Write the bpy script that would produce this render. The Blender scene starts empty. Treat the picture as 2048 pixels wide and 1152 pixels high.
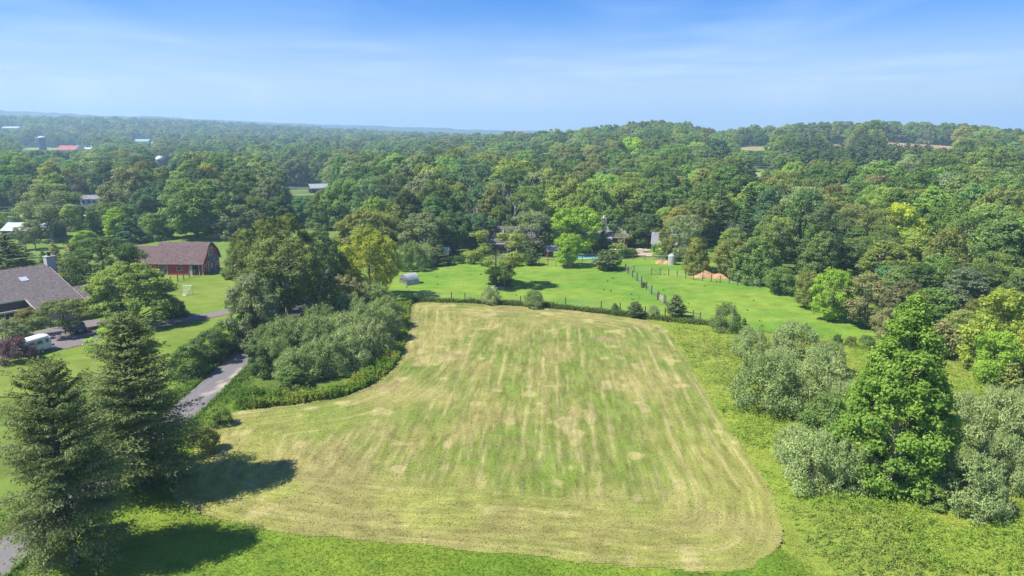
import bpy, bmesh, math, random
import numpy as np
from mathutils import Vector, geometry as mgeo

C = bpy.context.scene.collection
SC = bpy.context.scene
R = math.radians

# ------------------------------------------------------------------ camera, sky, sun, exposure
PITCH = R(12.9); CAMZ = 30.0; FPX = 1368.0          # focal length in pixels of a 2048 px wide picture
cam = bpy.data.cameras.new('camera'); camo = bpy.data.objects.new('camera', cam); C.objects.link(camo)
cam.sensor_width = 36.0; cam.lens = 36.0 * FPX / 2048.0; cam.clip_start = 0.5; cam.clip_end = 20000
camo.location = (0, 0, CAMZ); camo.rotation_euler = (R(90) - PITCH, 0, 0)
SC.camera = camo

SUN_EL, SUN_AZ = R(53), R(-104)                      # azimuth clockwise from +Y: sun to the left, a little behind the camera
SKY_STRENGTH = 0.108; SUN_STRENGTH = 4.6; EXPOSURE = 0.98
SKY_TINT = (0.045, 0.365, 0.76); HORIZON = (3.5, 4.05, 4.75, 1)
W = bpy.data.worlds.new('World'); SC.world = W; W.use_nodes = True
wn = W.node_tree; wn.nodes.clear()
def NN(nt, t, **k):
    n = nt.nodes.new(t)
    for a, b in k.items():
        setattr(n, a, b)
    return n
def setin(n, **k):
    for a, b in k.items():
        n.inputs[a.replace('_', ' ')].default_value = b
    return n
sky = NN(wn, 'ShaderNodeTexSky', sky_type='NISHITA', sun_disc=False)
sky.sun_elevation = SUN_EL; sky.sun_rotation = SUN_AZ
sky.altitude = 150; sky.air_density = 1.0; sky.dust_density = 0.5; sky.ozone_density = 2.2
hsv = NN(wn, 'ShaderNodeHueSaturation'); setin(hsv, Hue=0.502, Saturation=1.22, Value=1.0)
geo = NN(wn, 'ShaderNodeTexCoord')
sep = NN(wn, 'ShaderNodeSeparateXYZ'); wn.links.new(geo.outputs['Generated'], sep.inputs[0])
# thin cirrus: streaked noise on the plane of a high cloud layer
mx = NN(wn, 'ShaderNodeMath', operation='MAXIMUM'); mx.inputs[1].default_value = 0.06
wn.links.new(sep.outputs['Z'], mx.inputs[0])
dx = NN(wn, 'ShaderNodeMath', operation='DIVIDE'); dy = NN(wn, 'ShaderNodeMath', operation='DIVIDE')
for d, c in ((dx, 'X'), (dy, 'Y')):
    wn.links.new(sep.outputs[c], d.inputs[0]); wn.links.new(mx.outputs[0], d.inputs[1])
cmb = NN(wn, 'ShaderNodeCombineXYZ'); wn.links.new(dx.outputs[0], cmb.inputs[0]); wn.links.new(dy.outputs[0], cmb.inputs[1])
mp = NN(wn, 'ShaderNodeMapping'); mp.inputs['Rotation'].default_value = (0, 0, R(-38)); mp.inputs['Scale'].default_value = (0.55, 0.16, 1); mp.inputs['Location'].default_value = (5.3, 2.3, 0)
wn.links.new(cmb.outputs[0], mp.inputs[0])
n1 = NN(wn, 'ShaderNodeTexNoise'); setin(n1, Scale=0.9, Detail=5.0, Roughness=0.5, Distortion=0.5)
n2 = NN(wn, 'ShaderNodeTexNoise'); setin(n2, Scale=0.45, Detail=2.0)
wn.links.new(mp.outputs[0], n1.inputs['Vector']); wn.links.new(cmb.outputs[0], n2.inputs['Vector'])
mr1 = NN(wn, 'ShaderNodeMapRange'); setin(mr1, From_Min=0.36, From_Max=0.78, To_Min=0.0, To_Max=0.19)
mr2 = NN(wn, 'ShaderNodeMapRange'); setin(mr2, From_Min=0.38, From_Max=0.62)
wn.links.new(n1.outputs[0], mr1.inputs[0]); wn.links.new(n2.outputs[0], mr2.inputs[0])
mul = NN(wn, 'ShaderNodeMath', operation='MULTIPLY'); wn.links.new(mr1.outputs[0], mul.inputs[0]); wn.links.new(mr2.outputs[0], mul.inputs[1])
mixc = NN(wn, 'ShaderNodeMix', data_type='RGBA'); mixc.inputs[7].default_value = (7.6, 8.0, 8.4, 1)
bg = NN(wn, 'ShaderNodeBackground'); bg.inputs[1].default_value = SKY_STRENGTH
wo = NN(wn, 'ShaderNodeOutputWorld')
tm = NN(wn, 'ShaderNodeVectorMath', operation='MULTIPLY'); tm.inputs[1].default_value = SKY_TINT
wn.links.new(sky.outputs[0], hsv.inputs['Color']); wn.links.new(hsv.outputs[0], tm.inputs[0])
hz = NN(wn, 'ShaderNodeMapRange', interpolation_type='SMOOTHERSTEP'); setin(hz, From_Min=-0.02, From_Max=0.215, To_Min=1.0, To_Max=0.0); wn.links.new(sep.outputs['Z'], hz.inputs[0])
hm = NN(wn, 'ShaderNodeMix', data_type='RGBA'); hm.inputs[7].default_value = HORIZON
wn.links.new(hz.outputs[0], hm.inputs[0]); wn.links.new(tm.outputs[0], hm.inputs[6]); wn.links.new(hm.outputs[2], mixc.inputs[6])
wn.links.new(mul.outputs[0], mixc.inputs[0]); wn.links.new(mixc.outputs[2], bg.inputs[0]); wn.links.new(bg.outputs[0], wo.inputs[0])

sl = bpy.data.lights.new('sun', 'SUN'); sl.energy = SUN_STRENGTH; sl.angle = R(0.53); sl.color = (1.0, 0.955, 0.88)
so = bpy.data.objects.new('sun', sl); C.objects.link(so)
sdir = Vector((math.sin(SUN_AZ) * math.cos(SUN_EL), math.cos(SUN_AZ) * math.cos(SUN_EL), math.sin(SUN_EL)))
so.rotation_euler = sdir.to_track_quat('Z', 'Y').to_euler(); so.location = (-60, -20, 120)

vs = SC.view_settings; vs.view_transform = 'Standard'; vs.look = 'None'; vs.exposure = EXPOSURE; vs.gamma = 1; vs.use_curve_mapping = False
cy = SC.cycles
cy.max_bounces = 8; cy.diffuse_bounces = 4; cy.transmission_bounces = 4; cy.transparent_max_bounces = 6; cy.volume_bounces = 1
cy.use_denoising = True; cy.denoising_prefilter = 'NONE'; cy.caustics_reflective = False; cy.caustics_refractive = False; cy.sample_clamp_indirect = 4.0

# ------------------------------------------------------------------ helpers
def sm(a, b, x):
    t = np.clip((np.asarray(x, float) - a) / (b - a), 0, 1); return t * t * (3 - 2 * t)
def _h(ix, iy, s):
    n = (ix.astype(np.int64) * 374761393 + iy.astype(np.int64) * 668265263 + s * 1442695041) & 0xFFFFFFFF
    n = ((n ^ (n >> 13)) * 1274126177) & 0xFFFFFFFF
    return ((n ^ (n >> 16)) & 0xFFFF) / 65535.0
def vnoise(x, y, s=0):
    x = np.asarray(x, float); y = np.asarray(y, float)
    ix = np.floor(x); iy = np.floor(y); fx = x - ix; fy = y - iy
    fx = fx * fx * (3 - 2 * fx); fy = fy * fy * (3 - 2 * fy)
    a = _h(ix, iy, s); b = _h(ix + 1, iy, s); c = _h(ix, iy + 1, s); d = _h(ix + 1, iy + 1, s)
    return (a * (1 - fx) + b * fx) * (1 - fy) + (c * (1 - fx) + d * fx) * fy
def fbm(x, y, s=0, o=3):
    t = 0; a = 0.5; k = 0
    for i in range(o):
        t = t + a * vnoise(np.asarray(x) * 2 ** i, np.asarray(y) * 2 ** i, s + 17 * i); k += a; a *= 0.5
    return t / k
RIDGE_A = np.array([-180, -120, -70, -45, -37, -30, -22, -15, -8, 0, 10, 16, 24, 32, 37, 45, 70, 120, 180.])
RIDGE_H = np.array([60, 120, 150, 150, 139, 118, 92, 66, 46, 37, 36, 36, 38, 48, 52, 50, 45, 50, 60.])
def terrain(x, y):
    x = np.asarray(x, float); y = np.asarray(y, float)
    d = np.hypot(x, y); a = np.degrees(np.arctan2(x, y))
    rt = sm(-16, 18, a) * sm(120, 90, np.abs(a))
    roll = 6 * np.exp(-((a - 11) / 3.5) ** 2) + 4 * np.exp(-((a - 28) / 4) ** 2) - 7 * np.exp(-((a - 16.3) / 1.5) ** 2) - 8 * sm(33, 37, a)
    h = rt * ((15 + roll) * sm(230, 800, d) - (35 + roll) * sm(880, 1500, d))
    h = h + (1 - rt) * (-5 * sm(230, 520, d) + 6 * sm(700, 1200, d))
    h = h + sm(-2, -34, a) * (44 * sm(1150, 2300, d) - 60 * sm(2400, 3000, d))
    h = h + np.interp(a, RIDGE_A, RIDGE_H) * np.exp(-((d - 4150) / 560) ** 2) + sm(2600, 3600, d) * 3
    far = sm(2600, 3300, d)
    h = h + far * 16 * (fbm(x / 260, y / 260, 5, 4) - 0.5)
    h = h + 0.5 * (fbm(x / 34, y / 34, 3, 2) - 0.5) * sm(8, 40, d) * sm(4200, 300, d)
    return h
def tz(x, y):
    return float(terrain(x, y))
def ray(px, py):
    u = (px - 1024) / FPX; v = (576 - py) / FPX
    return np.array([u, math.cos(PITCH) + v * math.sin(PITCH), -math.sin(PITCH) + v * math.cos(PITCH)])
def G(px, py):                                       # the point of the ground seen at a pixel of the 2048 px photograph
    d = ray(px, py); t = 30.0; p = None
    while t < 6000:
        p = d * t; z = CAMZ + p[2]; g = tz(p[0], p[1])
        if z - g < 0.02: break
        t += max(0.02, (z - g) * 0.6 / max(0.05, -d[2] + 0.02))
    return p[0], p[1]
def AT(px, py, Y):
    d = ray(px, py) * (Y / ray(px, py)[1]); return d[0], Y, CAMZ + d[2]
def PX(x, y, z):                                     # projection back into the photograph
    z = z - CAMZ; f = y * math.cos(PITCH) - z * math.sin(PITCH); u = y * math.sin(PITCH) + z * math.cos(PITCH)
    return 1024 + FPX * x / f, 576 - FPX * u / f

def tag(o, label=None, cat=None, group=None, kind=None):
    if label: o['label'] = label
    if cat: o['category'] = cat
    if group: o['group'] = group
    if kind: o['kind'] = kind
    return o
def empty(name, loc, rz=0.0, label=None, cat=None, group=None):
    o = bpy.data.objects.new(name, None); C.objects.link(o); o.empty_display_size = 0.5
    o.location = loc; o.rotation_euler = (0, 0, rz)
    return tag(o, label, cat, group)
def link(name, me, parent=None, loc=None, rz=None):
    o = bpy.data.objects.new(name, me); C.objects.link(o)
    if parent: o.parent = parent
    if loc is not None: o.location = loc
    if rz is not None: o.rotation_euler = (0, 0, rz)
    return o
def npmesh(name, V, F, mat, attrs=None, smooth=False):
    """V (n,3); F (m,k) faces of k corners; attrs {name: per point float or (n,3)}"""
    V = np.ascontiguousarray(V, dtype=np.float32); F = np.ascontiguousarray(F, dtype=np.int32)
    me = bpy.data.meshes.new(name); k = F.shape[1]
    me.vertices.add(len(V)); me.vertices.foreach_set('co', V.ravel())
    me.loops.add(F.size); me.loops.foreach_set('vertex_index', F.ravel())
    me.polygons.add(len(F)); me.polygons.foreach_set('loop_start', np.arange(len(F), dtype=np.int32) * k)
    if smooth: me.polygons.foreach_set('use_smooth', np.ones(len(F), dtype=bool))
    me.update(calc_edges=True)
    for n, a in (attrs or {}).items():
        a = np.asarray(a, dtype=np.float32)
        if a.ndim == 1:
            at = me.attributes.new(n, 'FLOAT', 'POINT'); at.data.foreach_set('value', a)
        else:
            at = me.attributes.new(n, 'FLOAT_VECTOR', 'POINT'); at.data.foreach_set('vector', np.ascontiguousarray(a).ravel())
    if mat: me.materials.append(mat)
    return me
class MB:
    """collects boxes, prisms and tubes into one mesh"""
    def __init__(s): s.v = []; s.f = []
    def add(s, vs, fs):
        b = len(s.v); s.v += [tuple(map(float, q)) for q in vs]; s.f += [tuple(b + i for i in q) for q in fs]; return s
    def box(s, x0, x1, y0, y1, z0, z1):
        return s.add([(x0, y0, z0), (x1, y0, z0), (x1, y1, z0), (x0, y1, z0), (x0, y0, z1), (x1, y0, z1), (x1, y1, z1), (x0, y1, z1)],
                     [(3, 2, 1, 0), (4, 5, 6, 7), (0, 1, 5, 4), (1, 2, 6, 5), (2, 3, 7, 6), (3, 0, 4, 7)])
    def bar(s, a, b, w, h=None):                     # a square bar from a to b
        h = h or w; a = np.array(a, float); b = np.array(b, float); d = b - a; d = d / np.linalg.norm(d)
        up = np.array([0, 0, 1.]) if abs(d[2]) < 0.95 else np.array([1., 0, 0])
        r = np.cross(d, up); r /= np.linalg.norm(r); u = np.cross(r, d)
        vs = [p + r * i * w / 2 + u * j * h / 2 for p in (a, b) for i, j in ((-1, -1), (1, -1), (1, 1), (-1, 1))]
        return s.add(vs, [(3, 2, 1, 0), (4, 5, 6, 7), (0, 1, 5, 4), (1, 2, 6, 5), (2, 3, 7, 6), (3, 0, 4, 7)])
    def tube(s, pts, rad, n=6, cap=True):
        pts = [np.array(p, float) for p in pts]; m = len(pts)
        if not hasattr(rad, '__len__'): rad = [rad] * m
        vs = []; fs = []
        for i, p in enumerate(pts):
            d = pts[min(i + 1, m - 1)] - pts[max(i - 1, 0)]; d = d / (np.linalg.norm(d) + 1e-9)
            up = np.array([0, 0, 1.]) if abs(d[2]) < 0.9 else np.array([1., 0, 0])
            r = np.cross(d, up); r /= np.linalg.norm(r); u = np.cross(r, d)
            for k in range(n):
                t = 2 * math.pi * k / n; vs.append(p + rad[i] * (math.cos(t) * r + math.sin(t) * u))
        for i in range(m - 1):
            for k in range(n):
                fs.append((i * n + k, i * n + (k + 1) % n, (i + 1) * n + (k + 1) % n, (i + 1) * n + k))
        if cap:
            fs.append(tuple(range(n))[::-1]); fs.append(tuple((m - 1) * n + k for k in range(n)))
        return s.add(vs, fs)
    def prism(s, poly, ax, lo, hi):
        """poly of 2D points extruded along axis ax ('x','y','z') from lo to hi"""
        n = len(poly)
        def p3(q, t): return {'x': (t, q[0], q[1]), 'y': (q[0], t, q[1]), 'z': (q[0], q[1], t)}[ax]
        vs = [p3(q, lo) for q in poly] + [p3(q, hi) for q in poly]
        fs = [tuple(range(n))[::-1], tuple(range(n, 2 * n))] + [(i, (i + 1) % n, n + (i + 1) % n, n + i) for i in range(n)]
        return s.add(vs, fs)
    def build(s, name, mat, parent=None, loc=None, rz=None, smooth=False):
        me = bpy.data.meshes.new(name); me.from_pydata(s.v, [], s.f)
        bm = bmesh.new(); bm.from_mesh(me); bmesh.ops.recalc_face_normals(bm, faces=bm.faces[:]); bm.to_mesh(me); bm.free()
        if smooth: me.polygons.foreach_set('use_smooth', np.ones(len(me.polygons), dtype=bool))
        me.materials.append(mat)
        return link(name, me, parent, loc, rz)

# ------------------------------------------------------------------ materials
def mat_new(name):
    m = bpy.data.materials.new(name); m.use_nodes = True; m.node_tree.nodes.clear(); return m, m.node_tree
def simple(name, col, rough=0.7, metal=0.0, noise=0.12, scale=3.0, spec=0.3, bump=0.0, streak=None):
    m, nt = mat_new(name)
    o = NN(nt, 'ShaderNodeOutputMaterial'); b = NN(nt, 'ShaderNodeBsdfPrincipled')
    setin(b, Roughness=rough, Metallic=metal); b.inputs['Specular IOR Level'].default_value = spec
    tc = NN(nt, 'ShaderNodeTexCoord'); n = NN(nt, 'ShaderNodeTexNoise'); setin(n, Scale=scale, Detail=5.0, Roughness=0.65)
    if streak:
        mpp = NN(nt, 'ShaderNodeMapping'); mpp.inputs['Scale'].default_value = streak
        nt.links.new(tc.outputs['Object'], mpp.inputs[0]); nt.links.new(mpp.outputs[0], n.inputs['Vector'])
    else:
        nt.links.new(tc.outputs['Object'], n.inputs['Vector'])
    r = NN(nt, 'ShaderNodeMapRange'); setin(r, From_Min=0.25, From_Max=0.75, To_Min=1 - noise * 2, To_Max=1 + noise * 2)
    mu = NN(nt, 'ShaderNodeVectorMath', operation='SCALE'); mu.inputs[0].default_value = col
    nt.links.new(n.outputs[0], r.inputs[0]); nt.links.new(r.outputs[0], mu.inputs['Scale'])
    nt.links.new(mu.outputs[0], b.inputs['Base Color']); nt.links.new(b.outputs[0], o.inputs[0])
    if bump:
        bp = NN(nt, 'ShaderNodeBump'); setin(bp, Strength=bump, Distance=0.05); nt.links.new(n.outputs[0], bp.inputs['Height']); nt.links.new(bp.outputs[0], b.inputs['Normal'])
    return m
def leaf_mat(name, transl=0.45, gloss=0.03, var=0.30, rough=0.45, gain=2.15):  # reflectance and transmittance together come to gain x tint
    """leaf colour = the tree's own tint (object property / instance attribute) with leaf to leaf variation"""
    m, nt = mat_new(name)
    o = NN(nt, 'ShaderNodeOutputMaterial')
    at = NN(nt, 'ShaderNodeAttribute', attribute_type='INSTANCER', attribute_name='tint')
    lv = NN(nt, 'ShaderNodeAttribute', attribute_type='GEOMETRY', attribute_name='lv')
    hs = NN(nt, "ShaderNodeHueSaturation")
    a = NN(nt, 'ShaderNodeMapRange'); setin(a, From_Min=0, From_Max=1, To_Min=gain * (1 - var), To_Max=gain * (1 + var))
    h = NN(nt, 'ShaderNodeMapRange'); setin(h, From_Min=0, From_Max=1, To_Min=0.515, To_Max=0.485)
    nt.links.new(lv.outputs['Fac'], a.inputs[0]); nt.links.new(a.outputs[0], hs.inputs['Value'])
    nt.links.new(lv.outputs['Fac'], h.inputs[0]); nt.links.new(h.outputs[0], hs.inputs['Hue'])
    nt.links.new(at.outputs['Color'], hs.inputs['Color'])
    d = NN(nt, 'ShaderNodeBsdfDiffuse'); t = NN(nt, 'ShaderNodeBsdfTranslucent'); mxs = NN(nt, 'ShaderNodeMixShader'); mxs.inputs[0].default_value = transl
    tcol = NN(nt, 'ShaderNodeMix', data_type='RGBA', blend_type='MULTIPLY'); tcol.inputs[0].default_value = 1; tcol.inputs[7].default_value = (1.25, 1.15, 0.55, 1)
    nt.links.new(hs.outputs[0], tcol.inputs[6])
    nt.links.new(hs.outputs[0], d.inputs[0]); nt.links.new(tcol.outputs[2], t.inputs[0])
    nt.links.new(d.outputs[0], mxs.inputs[1]); nt.links.new(t.outputs[0], mxs.inputs[2])
    g = NN(nt, 'ShaderNodeBsdfGlossy'); setin(g, Roughness=rough); g.inputs[0].default_value = (0.9, 0.95, 1, 1)
    m2 = NN(nt, 'ShaderNodeMixShader'); m2.inputs[0].default_value = gloss
    nt.links.new(mxs.outputs[0], m2.inputs[1]); nt.links.new(g.outputs[0], m2.inputs[2]); nt.links.new(m2.outputs[0], o.inputs[0])
    return m
def cover_mat(name, transl=0.3):
    """ground plants: colour of each plant stored on its points"""
    m, nt = mat_new(name)
    o = NN(nt, 'ShaderNodeOutputMaterial'); at = NN(nt, 'ShaderNodeAttribute', attribute_type='GEOMETRY', attribute_name='col')
    d = NN(nt, 'ShaderNodeBsdfDiffuse'); t = NN(nt, 'ShaderNodeBsdfTranslucent'); mxs = NN(nt, 'ShaderNodeMixShader'); mxs.inputs[0].default_value = transl
    nt.links.new(at.outputs['Vector'], d.inputs[0]); nt.links.new(at.outputs['Vector'], t.inputs[0])
    nt.links.new(d.outputs[0], mxs.inputs[1]); nt.links.new(t.outputs[0], mxs.inputs[2]); nt.links.new(mxs.outputs[0], o.inputs[0])
    return m
M = {}
M['leaf'] = leaf_mat('broad_leaves', 0.46, 0.008)
M['needle'] = leaf_mat('conifer_needles', 0.36, 0.005, 0.38, gain=2.3)
M['silver'] = leaf_mat('silvery_leaves', 0.36, 0.008, 0.36, 0.5, 1.9)
M['cover'] = cover_mat('ground_plants')
M['bark'] = simple('bark', (0.10, 0.08, 0.062), 0.9, noise=0.3, scale=4, bump=0.4, streak=(3, 3, 0.6))
M['pale_bark'] = simple('pale_bark', (0.34, 0.31, 0.27), 0.85, noise=0.25, scale=3, streak=(2, 2, 0.7))
M['grey_bark'] = simple('grey_bark', (0.20, 0.185, 0.165), 0.9, noise=0.2, scale=3, streak=(2, 2, 0.7))
# ------------------------------------------------------------------ tree builder (numpy)
def unit(a):
    return a / (np.linalg.norm(a, axis=-1, keepdims=True) + 1e-9)
def rdir(rng, n):
    return unit(rng.normal(size=(n, 3)))
def leaf_quads(P, N, w, h, rng, along=None):
    """diamond leaf clumps at P with normal N, half width w, half length h"""
    n = len(P)
    t = unit(np.cross(N, rdir(rng, n))) if along is None else unit(along - N * np.sum(along * N, 1, keepdims=True))
    b = np.cross(N, t)
    w = np.broadcast_to(w, n)[:, None]; h = np.broadcast_to(h, n)[:, None]
    fold = N * (w * 0.35)
    V = np.stack([P - t * h, P + b * w + fold, P + t * h, P - b * w + fold], 1).reshape(-1, 3)
    return V
def quadF(n):
    return np.arange(n * 4, dtype=np.int32).reshape(n, 4)
ENV = {
    'round': lambda t: np.sqrt(np.clip(1 - (2 * t ** 0.85 - 1) ** 2, 0, 1)) * 1.0 + 0.06,
    'oval': lambda t: np.sin(np.pi * np.clip(t, 0, 1) ** 0.8) ** 0.7 + 0.05,
    'cone': lambda t: np.clip((1 - t) ** 0.82 * (0.65 + 0.35 * sm(0, 0.25, t)), 0, 1) + 0.04,
    'dome': lambda t: np.sqrt(np.clip(1 - t ** 2.2, 0, 1)) + 0.03,
    'vase': lambda t: (0.45 + 0.55 * sm(0, 0.6, t)) * np.sqrt(np.clip(1 - (t * 0.98) ** 4, 0, 1)) + 0.03,
}
def crown_lobes(rng, env, H, z0, Rr, n, lr, fill=0.55):
    cs, rs, mids = [], [], []
    tries = 0
    while len(cs) < n and tries < n * 60:
        tries += 1
        t = rng.uniform(0.02, 0.97); rmax = Rr * float(ENV[env](np.array(t)))
        r = rng.uniform(*lr) * Rr * (1 - 0.35 * t)
        rho = max(0, rmax - r * 0.55) * math.sqrt(rng.uniform(fill ** 2, 1)); th = rng.uniform(0, 2 * math.pi)
        c = np.array([rho * math.cos(th), rho * math.sin(th), z0 + t * (H - z0) - r * 0.35 * (t > 0.8)])
        if any(np.linalg.norm(c - q) < 0.55 * (r + s) for q, s in zip(cs, rs)): continue
        cs.append(c); rs.append(r)
    return np.array(cs), np.array(rs)
def make_broad(name, seed, H=15, R_=6.5, z0=2.5, env='round', n=42, lr=(0.22, 0.40), leaf=0.42, dens=11, stray=0.15,
               trunk_r=0.32, bark='bark', limbs=16, squash=0.8, mat='leaf', asym=0.18, aspect=0.62, drop=0.0, shoots=0, lean=(0, 0)):
    rng = np.random.default_rng(seed)
    cs, rs = crown_lobes(rng, env, H, z0, R_, n, lr)
    sx, sy = 1 + rng.uniform(-asym, asym), 1 + rng.uniform(-asym, asym)
    cs = cs * np.array([sx, sy, 1.0]) + np.array([lean[0], lean[1], 0]) * (cs[:, 2:3] / H)
    P, N, S, L = [], [], [], []
    axis = np.array([lean[0] * 0.5, lean[1] * 0.5, z0 + 0.35 * (H - z0)])
    for c, r in zip(cs, rs):
        k = int(dens * r * r / (leaf * leaf) * 1.0) + 6
        d = rdir(rng, int(k * 1.9))
        out = unit((c - axis) * np.array([1, 1, 0.8]) + np.array([0, 0, 0.35 * R_]))
        dd = d @ out
        d = d[(dd > -0.35) | (rng.random(len(d)) < 0.22)][:k]
        rad = r * (rng.random(len(d)) ** 0.45 * 0.55 + 0.5)
        st = rng.random(len(d)) < stray
        rad[st] *= rng.uniform(1.0, 1.45, st.sum())
        # ragged lobe surface
        wob = 1 + 0.28 * np.sin(d[:, 0] * 5.1 + c[0] * 3) * np.sin(d[:, 1] * 4.7 + c[1] * 2) + 0.18 * np.sin(d[:, 2] * 7 + c[2] * 5)
        p = c + d * (rad * wob)[:, None] * np.array([1, 1, squash])
        if drop: p[:, 2] -= drop * rng.random(len(d)) ** 2 * r
        nn = unit(d * 0.75 + np.array([-0.1, 0, 0.5]) + rng.normal(size=d.shape) * 0.45)
        P.append(p); N.append(nn); S.append(leaf * rng.uniform(0.6, 1.25, len(d)))
        L.append(np.clip(rng.normal(0.5, 0.2, len(d)) + rng.normal(0, 0.13), 0, 1))
    P = np.concatenate(P); N = np.concatenate(N); S = np.concatenate(S); L = np.concatenate(L)
    keep = P[:, 2] > 0.08
    P, N, S, L = P[keep], N[keep], S[keep], L[keep]
    V = leaf_quads(P, N, S * aspect, S, rng)
    if shoots:
        SV, SL = shoot_leaves(rng, cs, rs, axis, shoots, leaf)
        V = np.concatenate([V, SV]); L = np.concatenate([L, SL])
    crown = npmesh(name + '_crown', V, quadF(len(V) // 4), M[mat], {'lv': np.repeat(L, 4)})
    # trunk and limbs reaching into the lobes
    mb = MB(); k = 6; top = H * 0.78
    tp = [np.array([lean[0] * (i / k) ** 1.5 + rng.normal(0, 0.04 * R_ * 0.3 * i / k), lean[1] * (i / k) ** 1.5 + rng.normal(0, 0.04 * R_ * 0.3 * i / k), -0.3 + (top + 0.3) * i / k]) for i in range(k + 1)]
    mb.tube(tp, [trunk_r * (1.25 if i == 0 else 1) * (1 - 0.82 * i / k) for i in range(k + 1)], 7)
    order = np.argsort(-rs * rng.uniform(0.6, 1, len(rs)))[:limbs]
    for i in order:
        c = cs[i]; zb = max(0.6, min(top * 0.9, c[2] - np.hypot(c[0], c[1]) * rng.uniform(0.5, 0.9)))
        f = (zb + 0.3) / (top + 0.3) * k; j = min(int(f), k - 1); b = tp[j] + (tp[j + 1] - tp[j]) * (f - j)
        m = b * 0.5 + c * 0.5 + np.array([0, 0, -0.06 * np.linalg.norm(c - b)]) + rng.normal(0, 0.15, 3)
        r0 = trunk_r * (1 - 0.8 * (f / k)) * 0.5
        mb.tube([b, m, c, c + (c - m) * 0.35], [r0, r0 * 0.6, r0 * 0.32, 0.02], 5)
    trunk = mb.build('trunk', M[bark]); me = trunk.data; me.name = name + '_trunk'; bpy.data.objects.remove(trunk)
    hz_ = float(np.percentile(P[:, 2], 99.3)); rr_ = float(np.percentile(np.hypot(P[:, 0] - lean[0] * 0.5, P[:, 1]), 96))
    return dict(crown=crown, trunk=me, H=hz_, R=rr_, n=len(V) // 4)
def shoot_leaves(rng, cs, rs, axis, per, leaf):
    """upright arching shoots with leaves along them, standing out of the lobes"""
    P, N, A, S, L = [], [], [], [], []
    for c, r in zip(cs, rs):
        for q in range(per):
            d = unit(rng.normal(size=3) * 0.8 + unit(c - axis) * 0.8 + np.array([0, 0, 0.7]))
            b = c + d * r * rng.uniform(0.6, 1.0); ln = rng.uniform(0.5, 1.1) * max(0.6, r * 0.8)
            e = unit(d + np.array([0, 0, 0.35])); k = int(ln / (leaf * 0.55)) + 3
            tt = np.linspace(0, 1, k)[:, None]; lv = rng.uniform(0.3, 0.9)
            p = b + e * ln * tt + np.array([0, 0, -0.25]) * ln * tt ** 2
            P.append(p + rng.normal(0, leaf * 0.3, (k, 3))); nn = unit(rng.normal(size=(k, 3)) * 0.8 + np.array([0, 0, 0.6])); N.append(nn)
            A.append(np.broadcast_to(e, (k, 3)) + rng.normal(size=(k, 3)) * 0.4); S.append(leaf * (1 - 0.45 * tt[:, 0]) * rng.uniform(0.6, 0.9)); L.append(np.full(k, lv) + rng.normal(0, 0.1, k))
    P = np.concatenate(P); N = np.concatenate(N); A = np.concatenate(A); S = np.concatenate(S); L = np.clip(np.concatenate(L), 0, 1)
    return leaf_quads(P, N, S * 0.42, S, rng, A), L
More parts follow.
